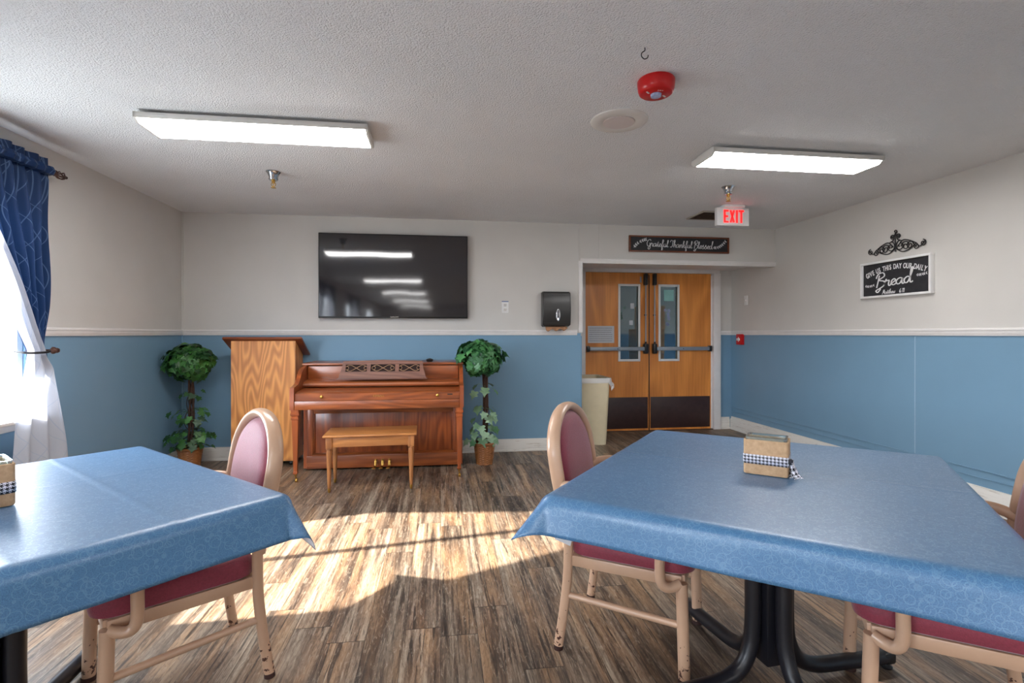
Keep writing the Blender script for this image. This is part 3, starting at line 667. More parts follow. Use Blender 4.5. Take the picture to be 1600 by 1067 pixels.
# scroll ornament above it
def spiral(cx, cz, r, a0, turns, dirn=1, n=26, r1=.22):
    return [(cx+r*lerp(1, r1, k/n)*math.cos(a0+dirn*turns*2*PI*k/n), 0, cz+r*lerp(1, r1, k/n)*math.sin(a0+dirn*turns*2*PI*k/n)) for k in range(n+1)]
mb = MB(); rr = .0042
for s_ in (-1, 1):
    X = lambda P: [(s_*p[0], -.012+p[1], p[2]) for p in P]
    for (cx, cz, r, a0, tn, d) in ((.250, .022, .026, PI/2, 1.4, -1), (.195, .004, .026, PI/2, 1.4, 1), (.135, .022, .034, 0, 1.5, 1), (.095, .024, .040, PI, 1.5, -1), (.045, .034, .044, PI/2, 1.4, 1), (.028, .118, .020, -PI/2, 1.4, 1)):
        mb.tube(X(spiral(cx, cz, r, a0, tn, d)), rr, 6)
    mb.tube(X(smooth_pts([(.27, 0, .04), (.225, 0, .0), (.19, 0, .03), (.13, 0, .062), (.07, 0, .075), (.02, 0, .03)])), rr, 6)
    mb.tube(X(smooth_pts([(.18, 0, .02), (.12, 0, -.012), (.06, 0, -.018), (0, 0, .02)])), rr, 6)
    mb.tube(X(smooth_pts([(.06, 0, .07), (.02, 0, .09), (.012, 0, .12), (.0, 0, .145)])), rr, 6)
mb.tube([(0, -.012, -.01), (0, -.012, .14)], rr, 6); mb.tube([(p[0], -.012, p[2]) for p in spiral(0, .158, .016, -PI/2, 1.1, 1)], rr, 6)
mb.tube([(0, 0, .03), (0, -.012, .03)], rr, 6)
tag(mb.build('scroll_ornament', M['iron'], loc=(XR, 3.83, 1.94)), 'black wrought iron scroll ornament on the wall above the Bread sign', 'wall ornament').rotation_euler = (0, 0, -PI/2)

# ------------------------------------------------------------------ wall devices
t = thing('television', 'large black flat-screen television mounted on the back wall', 'television', (-.465, YB, 1.826))
TW, TH = 1.482, .85
MB().box((0, -.02, 0), (.5, .04, .4), .005).build('wall_mount', M['black_metal'], t)
f = MB(); f.box((0, -.055, 0), (TW, .035, TH), .004); f.build('casing', M['black'], t)
MB().box((0, -.0735, .003), (TW-.018, .003, TH-.026)).build('screen', M['screen'], t, smooth=False)
font_text('SAMSUNG', .018, 'logo', M['offwhite'], t, (0, -.0755, -TH/2+.011), (PI/2, 0, 0))
t = thing('wall_outlet', 'white wall outlet plate right of the television', 'outlet', (.675, YB, 1.522))
MB().box((0, -.003, 0), (.072, .006, .118), .003).build('plate', M['white'], t)
for s_ in (-1, 1):
    o = MB().box((0, -.007, s_*.024), (.034, .004, .030), .008, seg=3).build('socket', M['offwhite'], t)
    mm = MB(); mm.box((-.007, -.0093, s_*.024+.003), (.003, .001, .009)); mm.box((.007, -.0093, s_*.024+.003), (.003, .001, .009)); mm.box((0, -.0093, s_*.024-.009), (.005, .001, .005)); mm.build('slot', M['ink'], o, smooth=False)
MB().box((0, -.004, .062), (.072, .004, .008)).build('tape', M['blue_tape'], t, smooth=False)
t = thing('towel_dispenser', 'black paper towel dispenser on the wall left of the double doors', 'towel dispenser', (1.21, YB, 1.315))
prof = [(0, 0), (-.10, 0.012), (-.115, .05), (-.118, .20), (-.112, .34), (-.10, .372), (0, .378)]
f = MB().prism(prof, .30, lambda a, b, q: Vector((-.15+q, a, b))); bmesh.ops.bevel(f.bm, geom=[e for e in f.bm.edges], offset=.01, segments=3, affect='EDGES', clamp_overlap=True)
f.build('cover', plain('smoky_black_plastic', (48, 47, 46), .3, var=.05), t)
RX = Matrix.Rotation(PI/2, 3, 'X')
f = MB().lathe([(.0, 0), (.026, .0), (.028, .004), (.021, .006), (.019, .004), (0, .004)], (0, 0, 0), 32, RX)
bmesh.ops.scale(f.bm, vec=(.82, 1, 2.3), verts=f.bm.verts); bmesh.ops.translate(f.bm, vec=(.012, -.118, .125), verts=f.bm.verts); o = f.build('badge', M['chrome'], t)
MB().box((.012, -.126, .125), (.008, .002, .06), .002).build('badge_mark', M['ink'], o)
f = MB(); f.grid(30, 6, lambda u, v: Vector((-.115+.23*u, -.06-.05*v, .004-.042*v-.012*v*math.sin(u*17)+.01*u*v)))
o = f.build('paper_towel', M['kraft'], t); o['label'] = 'brown paper towel hanging out of the slot'; mod = o.modifiers.new('thick', 'SOLIDIFY'); mod.thickness = .004
t = thing('light_switch', 'white light switch plate on the right wall near the doors', 'light switch', (XR, 5.974, 1.66), -PI/2)
MB().box((0, -.003, 0), (.074, .006, .12), .003).build('plate', M['white'], t); MB().box((0, -.011, .004), (.010, .014, .022), .003, Matrix.Rotation(.4, 3, 'X')).build('toggle', M['white'], t)
t = thing('fire_pull_station', 'small red fire alarm pull station on the right wall by the doors', 'fire alarm pull', (XR, 6.07, 1.172), -PI/2)
MB().box((0, -.022, 0), (.115, .044, .135), .006).build('housing', M['red'], t)
MB().box((0, -.05, .0), (.06, .014, .03), .004).build('pull_bar', M['white'], t)
MB().box((0, -.046, .0), (.012, .006, .06), .002).build('lever', M['white'], t)

# ------------------------------------------------------------------ double doors
LW = (D1-D0-.054)/2
def text_lines(name, parent, w_, h_, n, loc, flip=1):
    f = MB()
    for k in range(n):
        z = h_/2-.02-k*(h_-.04)/(n-1); x = -w_/2+.012
        while x < w_/2-.02:
            L = random.uniform(.008, .022); 
            if x+L > w_/2-.01: break
            f.box((x+L/2, -.0012, z), (L, .0008, .0045)); x += L+.005
    o = f.build(name, M['ink'], parent, smooth=False, loc=loc); return o
for i, sg in enumerate((-1, 1)):
    cx = (D0+D1)/2+sg*(LW/2+.003)
    d = bpy.data.objects.new('door_%d' % (i+1), None); C.objects.link(d); d['kind'] = 'structure'; d.location = (cx, YD+.035, .008)
    gx0, gx1, gz0, gz1 = ((2.252, 2.515, .905, 1.865), (2.79, 3.045, .905, 1.865))[i]
    gx0 -= cx; gx1 -= cx; gz0 -= .008; gz1 -= .008; th = .044
    f = MB(); HD = 2.015
    f.box(((-LW/2+gx0)/2, 0, HD/2), (gx0+LW/2, th, HD)); f.box(((LW/2+gx1)/2, 0, HD/2), (LW/2-gx1, th, HD))
    f.box(((gx0+gx1)/2, 0, gz0/2), (gx1-gx0, th, gz0)); f.box(((gx0+gx1)/2, 0, (gz1+HD)/2), (gx1-gx0, th, HD-gz1))
    f.build('leaf', M['door'], d, smooth=False)
    f = MB(); tw_ = .028
    for q in (-1, 1):
        y = q*(th/2+.004)
        f.box((gx0-.001, y, (gz0+gz1)/2), (tw_, .014, gz1-gz0+tw_), .003); f.box((gx1+.001, y, (gz0+gz1)/2), (tw_, .014, gz1-gz0+tw_), .003)
        f.box(((gx0+gx1)/2, y, gz0), (gx1-gx0, .014, tw_), .003); f.box(((gx0+gx1)/2, y, gz1), (gx1-gx0, .014, tw_), .003)
    f.build('window_trim', M['white'], d); MB().box(((gx0+gx1)/2, 0, (gz0+gz1)/2), (gx1-gx0-.002, .006, gz1-gz0-.002)).build('pane', M['doorglass'], d, smooth=False)
    MB().box((0, -th/2-.002, .225), (LW-.03, .004, .40), .001).build('kick_plate', M['kick'], d)
    # panic bar
    xin = -sg*(LW/2-.057); xo = sg*(LW/2-.03); y0 = -th/2
    f = MB(); f.box(((xin+xo)/2, y0-.045, 1.045), (abs(xo-xin)-.04, .035, .048), .006); pb = f.build('push_bar', M['alu'], d)
    MB().box(((xin+xo)/2, y0-.064, 1.045), (.012, .003, .012), .003).build('bar_button', M['black'], pb)
    f = MB(); f.box((xin, y0-.035, 1.045), (.055, .07, .13), .014); f.box((xo, y0-.03, 1.045), (.035, .06, .075), .008); f.build('bar_bracket', M['black'], d)
    f = MB(); f.tube([(xin, y0-.04, 1.10), (xin, y0-.04, 1.88)], .0085, 10); f.build('vertical_rod', M['alu'], d)
    f = MB(); f.box((xin, y0-.035, 1.93), (.042, .065, .15), .01); f.box((xin, y0-.03, 1.475), (.036, .02, .014), .003); f.tube([(xin, y0-.04, 1.10), (xin, y0-.04, 1.135)], .013, 10); f.build('top_latch', M['black'], d)
    if i == 0: MB().box((-sg*(LW/2-.11), y0-.002, 1.93), (.02, .004, .075), .001).build('latch_plate', M['alu'], d)
# astragal strip
trim(MB().box(((D0+D1)/2, YD+.03, 1.0), (.012, .05, 2.0), .002), M['kick'])
# threshold strip
trim(MB().box(((D0+D1)/2, YD+.05, .004), (D1-D0, .12, .008), .002), M['kick'])
t = thing('paper_notice', 'white printed paper notice taped to the left door leaf', 'notice', (2.012, YD+.012, 1.235))
MB().box((0, -.001, 0), (.345, .0015, .215)).build('sheet', M['paper'], t, smooth=False); text_lines('printed_text', t, .33, .20, 7, (0, -.001, 0))
o = MB().box((0, 0, 0), (.135, .001, .145)).build('paper_sheet', M['teal'], smooth=False, loc=(2.925, YD+.026, 1.74)); tag(o, 'pale teal paper taped at top of the right door window', 'notice')
o = MB().box((0, 0, 0), (.05, .001, .07)).build('paper_note', M['paper'], smooth=False, loc=(2.43, YD+.026, 1.60)); tag(o, 'upper small white note on the left door window', 'notice')
o = MB().box((0, 0, 0), (.05, .001, .06)).build('paper_note', M['paper'], smooth=False, loc=(2.415, YD+.026, 1.385)); tag(o, 'lower small white note on the left door window', 'notice')
for (px, pz, lab, col) in ((2.905, 1.46, 'pale blue snowflake window cling on the right door window', (170, 180, 215)), (2.30, 1.55, 'small leafy cling at left edge of the left door window', (90, 120, 110))):
    f = MB()
    for k in range(7):
        cx_, cz_ = random.uniform(-.035, .035), random.uniform(-.11, .11)
        for j in range(3): f.box((cx_, 0, cz_), (.045, .001, .008), 0, Matrix.Rotation(j*PI/3+k, 3, 'Y'))
    tag(f.build('window_cling', plain('cling_vinyl', col, .5), smooth=False, loc=(px, YD+.025, pz)), lab, 'sticker')
# boxes in the corridor
def carton(x, y, z, w_, d_, h_, rz, label):
    t = thing('cardboard_box', label, 'box', (x, y, z), rz, 'boxes beyond the door')
    MB().box((0, 0, h_/2), (w_, d_, h_), .004).build('carton', M['cardboard'], t); MB().box((0, -.0, h_+.0005), (.05, d_*.98, .001)).build('packing_tape', M['kraft'], t, smooth=False)
    MB().box((0, -d_/2-.001, h_*.5), (w_*.3, .001, h_*.35)).build('printed_mark', M['ink'], t, smooth=False)
carton(3.02, 7.3, 0, .42, .4, .5, .05, 'bottom cardboard box of the stack seen through the left door window')
carton(3.02, 7.3, .501, .40, .38, .45, -.04, 'second cardboard box up the stack seen through the left door window')
carton(3.03, 7.32, .952, .40, .36, .36, .06, 'third cardboard box up the stack seen through the left door window')
carton(3.08, 7.32, 1.313, .34, .34, .34, -.02, 'topmost cardboard box of the stack seen through the left door window')

# ------------------------------------------------------------------ trash can
t = thing('trash_can', 'tall beige slim trash can with clear liner beside the left door', 'trash can', (1.695, 5.78, 0))
def rrect(w_, d_, r=.03, n=5):
    P = []
    for cx_, cy_, a0 in ((w_/2-r, d_/2-r, 0), (-w_/2+r, d_/2-r, PI/2), (-w_/2+r, -d_/2+r, PI), (w_/2-r, -d_/2+r, 3*PI/2)):
        for k in range(n+1): a = a0+PI/2*k/n; P.append((cx_+r*math.cos(a), cy_+r*math.sin(a)))
    return P
def loft(mb, secs, cap0=True, cap1=True):
    rings = [[mb.bm.verts.new(Vector((x, y, z))) for x, y in P] for P, z in secs]
    for A, B in zip(rings, rings[1:]):
        for k in range(len(A)): mb.bm.faces.new((A[k], A[(k+1) % len(A)], B[(k+1) % len(A)], B[k]))
    if cap0: mb.bm.faces.new(list(reversed(rings[0])))
    if cap1: mb.bm.faces.new(rings[-1])
    return mb
mb = loft(MB(), [(rrect(.30, .42, .04), 0), (rrect(.355, .50, .04), .70), (rrect(.375, .52, .045), .70), (rrect(.375, .52, .045), .745), (rrect(.35, .495, .04), .745), (rrect(.29, .41, .04), .02)], True, True)
mb.build('bin', M['bin'], t)
mb = MB(); n_ = 90
def bagp(u, v):
    P = rrect(.384+.012*math.sin(v*3), .53+.01*v, .045, 22); k = int(round(u*(len(P)))) % len(P); x, y = P[k]
    w_ = .006*math.sin(u*57+v*4)*v
    return Vector((x*(1+w_), y*(1+w_), .752-.085*v-.03*v*math.sin(u*23)))
mb.grid(93, 7, bagp); o = mb.build('liner', M['bag'], t)
mb = MB(); mb.tube(smooth_pts([(.19, -.20, .70), (.215, -.22, .665), (.205, -.235, .64), (.18, -.27, .615)]), [.012, .02, .017, .02, .02, .02, .016, .012, .012, .014, .016, .016, .014, .012, .01, .008, .006, .004, .003][:19], 8); mb.build('liner_knot', M['bag'], t)

# ------------------------------------------------------------------ lectern
t = thing('lectern', 'tall honey oak lectern with slanted reddish top standing left of the piano', 'lectern', (-1.645, 5.235, 0))
LWd = .57; Dp = .27
prof = [(-.135, .045), (.135, .045), (.135, 1.035), (-.135, 1.175)]
MB().prism(prof, LWd, lambda a, b, q: Vector((-LWd/2+q, a, b))).build('body', M['oak'], t, smooth=False)
sl = math.atan2(.14, .27)
MB().box((0, -.008, 1.122), (.70, .36, .022), .004, Matrix.Rotation(-sl, 3, 'X')).build('slanted_top', M['oak_edge'], t)
MB().box((0, .0, .05), (LWd-.06, .2, .03)).build('base_rail', M['black'], t, smooth=False)
for sx_ in (-1, 1):
    for sy_ in (-1, 1):
        MB().tube([(sx_*.235-.01, sy_*.09, .02), (sx_*.235+.01, sy_*.09, .02)], .02, 16).build('caster', M['black'], t)

# ------------------------------------------------------------------ piano
t = thing('upright_piano', 'reddish brown mahogany upright spinet piano against the back wall', 'piano', (-.515, 4.9, 0), math.radians(-.8))
PW = 1.435; hw = PW/2
body = MB(); body.box((0, .22, .49), (PW-.06, .40, .90), .004)
body.build('case', M['mahog_v'], t)
# side cheeks
ck = [(-.44, .610), (-.44, .775), (-.425, .795), (-.38, .800), (-.30, .815), (-.25, .85), (-.22, .89), (-.17, .925), (-.10, .945), (-.02, .955), (.43, .955), (.43, .02), (-.02, .02), (-.02, .610)]
for s_ in (-1, 1):
    f = MB().prism(ck, .034, lambda a, b, q: Vector((s_*hw-s_*q, a, b))); f.build('side_cheek', M['mahog_v'], t)
lidb = MB(); lidb.box((0, .20, .965), (PW+.02, .47, .022), .006); lidb.build('top_lid', M['mahog'], t)
MB().box((0, -.015, .885), (PW-.08, .02, .125), .002).build('upper_panel', M['mahog'], t)
# fallboard: ledge, rounded nose, sloping flap, front strip
f = MB(); f.prism([(-.01, .83), (-.10, .822), (-.155, .815), (-.175, .805), (-.18, .79), (-.172, .775), (-.155, .77), (-.01, .77)], PW-.072, lambda a, b, q: Vector((-(PW-.072)/2+q, a, b))); f.build('fallboard_top', M['mahog'], t)
f = MB(); f.prism([(-.15, .764), (-.36, .752), (-.41, .746), (-.418, .74), (-.418, .683), (-.15, .683)], PW-.072, lambda a, b, q: Vector((-(PW-.072)/2+q, a, b))); fb = f.build('fallboard_front', M['mahog'], t)
for s_ in (-1, 1):
    f = MB(); f.lathe([(0, 0), (.0065, 0), (.0065, .008), (.012, .012), (.013, .018), (.008, .022), (0, .023)], (s_*.48+.015, -.418, .716), 16, RX); f.build('knob', M['brass'], fb)
font_text('KIMBALL', .024, 'gilt_lettering', M['brass'], fb, (0, -.4185, .716), (PI/2, 0, 0))
MB().box((.60, -.419, .722), (.045, .002, .010), .001).build('lock_plate', M['black'], fb)
MB().box((0, -.23, .645), (PW-.072, .41, .072), .003).build('key_bed', M['mahog'], t)
# lower part
lp = MB(); lp.box((0, .0, .325), (PW-.14, .012, .39), .002); lp.build('lower_panel', M['mahog_v'], t)
for s_ in (-1, 1): f = MB(); f.box((s_*(hw-.06), -.012, .32), (.05, .03, .58), .004); f.box((s_*(hw-.090), -.008, .32), (.014, .02, .5), .003); f.build('lower_stile', M['mahog_v'], t)
f = MB(); f.box((0, -.018, .075), (PW-.06, .045, .115), .004); f.prism([(-.005, .13), (-.045, .13), (-.038, .142), (-.012, .155), (-.005, .155)], PW-.16, lambda a, b, q: Vector((-(PW-.16)/2+q, a, b))); f.build('toe_rail', M['mahog'], t)
f = MB(); f.box((0, -.01, .55), (PW-.14, .02, .07), .002); f.build('under_key_rail', M['mahog'], t)
for k in range(3):
    x = -.075+k*.062
    f = MB(); f.tube(smooth_pts([(x, -.03, .085), (x, -.055, .082), (x, -.068, .06), (x, -.085, .035), (x-.006, -.12, .030)]), [.011]*25, 10, flat=(.4, 1)); 
    f.box((x-.006, -.125, .030), (.032, .05, .008), .004); f.box((x, -.042, .078), (.022, .006, .03), .002); f.build('pedal', M['brass'], t)
for s_ in (-1, 1):
    x = s_*(hw-.038); y = -.40
    f = MB()
    sq = lambda w_: [(x-w_, y-w_), (x+w_, y-w_), (x+w_, y+w_), (x-w_, y+w_)]
    loft(f, [(sq(.030), .612), (sq(.030), .585), (sq(.034), .580), (sq(.034), .565), (sq(.026), .558), (sq(.026), .548), (sq(.030), .544), (sq(.030), .53), (sq(.025), .525), (sq(.014), .095), (sq(.017), .09), (sq(.017), .075), (sq(.012), .07)])
    lg = f.build('leg', M['mahog_v'], t, smooth=False)
    f = MB(); f.lathe([(.014, .092), (.017, .085), (.013, .072), (.009, .06), (.006, .045)], (x, y, 0), 14); f.tube([(x, y, .045), (x+.008, y+.01, .02)], .005, 8); f.build('ferrule', M['brass'], lg)
    f = MB(); f.tube([(x-.006, y+.012, .017), (x+.012, y+.012, .017)], .017, 16); f.build('caster', M['brass'], lg)
# music desk
def desk(a, b, q):   # a across, b up the slope
    return Vector((a, -.155+b*.42-q*1.0, .845+b*.94)) if b < .99 else Vector((a, 0, 0))
f = MB(); DW0, DW1, DHt = .385, .352, .155
cols = [(-.262, .085), (0, .085), (.262, .085)]   # three openings
# build as boards with openings
def quad(P, th=.014): f.prism(P, th, desk)
quad([(-DW0, 0), (DW0, 0), (DW0-.012, .05), (-DW0+.012, .05)]); quad([(-DW0+.012, .05), (DW0-.012, .05), (DW0-.014, .062), (-DW0+.014, .062)])
quad([(-DW1-.005, .128), (DW1+.005, .128), (DW1, .158), (0, .172), (-DW1, .158)])
xs = [-.367, -.327, -.142, -.108, .108, .142, .327, .367]
for i in range(0, 8, 2): quad([(xs[i], .062), (xs[i+1], .062), (xs[i+1], .128), (xs[i]*(.965 if i in (0,) else 1), .128)] if i != 6 else [(xs[6], .062), (xs[7], .062), (xs[7]*.965, .128), (xs[6], .128)])
dk = f.build('music_desk', M['walnut'], t, smooth=False)
f = MB(); f.prism([(-.34, .055), (.34, .055), (.34, .135), (-.34, .135)], .002, lambda a, b, q: desk(a, b, q-.004)); f.build('shade_backing', plain('dark_opening_shade', (44, 26, 22), .9), dk, smooth=False)  # dark sheet stands in for the shade inside the desk openings
f = MB(); om = plain('dull_brass_fretwork', (158, 122, 92), .5)
for cx_ in (-.2345, 0, .2345):
    for s_ in (-1, 1):
        P = smooth_pts([(cx_-.085, 0, .078 if s_ > 0 else .112), (cx_-.05, 0, .068 if s_ > 0 else .122), (cx_, 0, .095), (cx_+.05, 0, .122 if s_ > 0 else .068), (cx_+.085, 0, .112 if s_ > 0 else .078)])
        f.tube([desk(p.x, p.z, .008) for p in P], .0028, 6)
        f.tube([desk(cx_+s_*.082+.016*math.cos(a*.5)*-s_, .095+.016*math.sin(a*.5), .008) for a in range(13)], .0024, 6)
f.build('fretwork', om, dk)
MB().box((0, -.16, .838), (.80, .03, .012), .003).build('desk_ledge', M['walnut'], t)
# small dark object on piano
o = MB().lathe([(.0, 0), (.02, 0), (.03, .006), (.034, .018), (.03, .026), (.018, .03), (.008, .034), (0, .034)], n=20); tag(o.build('trinket', M['black'], loc=(-.105, 4.97, .976)), 'small black trinket dish on top of the piano', 'trinket')

# ------------------------------------------------------------------ piano bench
t = thing('piano_bench', 'light brown wooden piano bench with tapered round legs in front of the piano', 'bench', (-.555, 4.34, 0), math.radians(2))
bw, bd = .72, .36
MB().box((0, 0, .442), (bw, bd, .018), .006, seg=3).build('seat_lid', M['bench'], t)
f = MB(); f.box((0, -bd/2+.035, .392), (bw-.09, .016, .076), .002); f.box((0, bd/2-.035, .392), (bw-.09, .016, .076), .002)
for s_ in (-1, 1): f.box((s_*(bw/2-.04), 0, .392), (.016, bd-.09, .076), .002)
f.build('apron', M['bench'], t)
for sx_ in (-1, 1):
    for sy_ in (-1, 1):
        x, y = sx_*(bw/2-.045), sy_*(bd/2-.04)
        f = MB(); f.box((x, y, .388), (.048, .048, .088), .003)
        f.lathe([(.0, .345), (.018, .345), (.023, .338), (.019, .33), (.021, .322), (.0215, .31), (.012, .03), (.011, .024)], (x, y, 0), 18)
        lg = f.build('leg', M['bench_leg'], t)
        MB().lathe([(.0125, .034), (.012, .02), (.008, .0), (0, 0)], (x, y, 0), 14).build('foot_cap', M['brass'], lg)

# ------------------------------------------------------------------ ivy topiaries
def ivy_leaf(mb, pos, nrm, size, spin):
    nrm = nrm.normalized(); up = Vector((0, 0, -1)); tdir = (up-nrm*up.dot(nrm))
    if tdir.length < .1: tdir = Vector((1, 0, 0))-nrm*nrm.x
    tdir.normalize(); tdir = Matrix.Rotation(spin, 3, nrm) @ tdir; sd_ = nrm.cross(tdir)
    out = [(0, 0), (.28, -.12), (.52, .02), (.36, .26), (.62, .42), (.30, .58), (.16, .74), (0, 1.05)]
    L = [(-x, y) for x, y in out[1:-1]]
    mk = lambda x, y: mb.bm.verts.new(pos+(sd_*x+tdir*y+nrm*(-.22*x*x-.18*y*y+.10*abs(x)))*size)
    R = [mk(*p) for p in out]; Lv = [mk(*p) for p in L]; c = mk(0, .4)
    for a, b in zip(R, R[1:]): mb.bm.faces.new((c, a, b))
    LL = [R[0]]+Lv+[R[-1]]
    for a, b in zip(LL, LL[1:]): mb.bm.faces.new((c, b, a))
def topiary(name, label, x, y, crown_z, R, RZ, mleaf, n, seed, lsize, low, cdx=0):
    random.seed(seed)
    t = thing(name, label, 'potted plant', (x, y, 0), 0, 'ivy topiaries')
    # basket
    prof = []; 
    rows = 18
    for j in range(rows+1): prof.append((lerp(.078, .102, j/rows), .19*j/rows))
    mb = MB(); mb.lathe(prof+[(.110, .192), (.112, .204), (.104, .212), (.094, .204), (.09, .17), (0, .165)], n=56, wob=lambda j, k: (.0042*math.sin(k*PI/3.5+(j % 2)*PI) if j <= rows else 0)); mb.build('basket', M['basket'], t)
    MB().lathe([(.091, .17), (.08, .185), (.04, .192), (0, .195)], n=24).build('moss', M['moss'], t)
    st = MB()
    for k in range(4):
        a0 = k*PI/2+seed
        st.tube([(.018*math.cos(a0+z*7)+.012*math.sin(z*4), .018*math.sin(a0+z*7), .17+z) for z in [i*.03 for i in range(int((crown_z-.17)/.03)+1)]], .0095, 7)
    for k in range(3):
        a0 = random.uniform(0, 6.28); z0 = random.uniform(.35, .62)
        st.tube(smooth_pts([(.015*math.cos(a0), .015*math.sin(a0), z0), (.05*math.cos(a0), .03*math.sin(a0), z0+.05), (.045*math.cos(a0), .02*math.sin(a0), z0+.13), (.01, 0, z0+.2)]), .0035, 6)
    st.build('stem', M['bark'], t)
    mb = MB()
    core = MB()
    for k in range(n):
        u = random.uniform(-.95, 1); a = random.uniform(0, 2*PI); q = math.sqrt(1-u*u)
        d = Vector((q*math.cos(a), q*math.sin(a), u)); lump = 1+.10*math.sin(3*a+seed)*q+.07*math.sin(5*u+a*2)
        rad = random.choice((1, 1, .95, .85))*lump
        p = Vector((cdx+d.x*R*rad, d.y*R*rad*.9, crown_z+d.z*RZ*rad))
        p.y = min(p.y, YB-.05-y); p.x = max(p.x, XL+.05-x)
        if x > 0 and p.z < 1.0: p.x = max(p.x, .27-x)
        nr = (d+Vector((random.uniform(-.5, .5), random.uniform(-.5, .5), random.uniform(-.1, .6)))).normalized()
        ivy_leaf(mb, p, nr, random.uniform(.75, 1.2)*lsize, random.uniform(-.9, .9))
    mb.build('crown_foliage', mleaf, t, fix=False, smooth=False)
    mb = MB()
    for (z, r0, cnt) in low:
        for k in range(cnt):
            a = 2*PI*k/cnt+random.uniform(-.4, .4); rr_ = random.uniform(.35, 1)*r0
            p = Vector((rr_*math.cos(a), rr_*math.sin(a)*.9, z+random.uniform(-.04, .04)-.25*rr_))
            p.z = max(p.z, .16 if rr_ < .12 else .2)
            nr = Vector((math.cos(a)*.7, math.sin(a)*.7-.5, .75)); ivy_leaf(mb, p, nr, random.uniform(.8, 1.25)*lsize, random.uniform(-.6, .6)+a*.0)
            if k % 2 == 0: mb.tube([(0, 0, z-.03), tuple(p*.5+Vector((0, 0, z*.5+.01))), tuple(p)], .0018, 4)
    o = mb.build('trailing_leaves', M['leafC'] if mleaf == M['leafB'] else mleaf, t, fix=False, smooth=False)
topiary('ivy_topiary', 'dark green ivy ball topiary in a wicker basket in the left corner beside the lectern', -2.27, 5.07, .99, .195, .165, M['leafA'], 620, 3, .055, [(.72, .11, 8), (.55, .17, 18), (.47, .15, 12), (.36, .20, 32), (.28, .19, 26)])
topiary('ivy_topiary', 'brighter green large-leaved ivy topiary in a wicker basket right of the piano', .415, 4.93, 1.02, .205, .165, M['leafB'], 380, 8, .075, [(.76, .13, 5), (.55, .12, 7), (.45, .13, 6), (.36, .14, 9), (.27, .17, 14)], -.055)

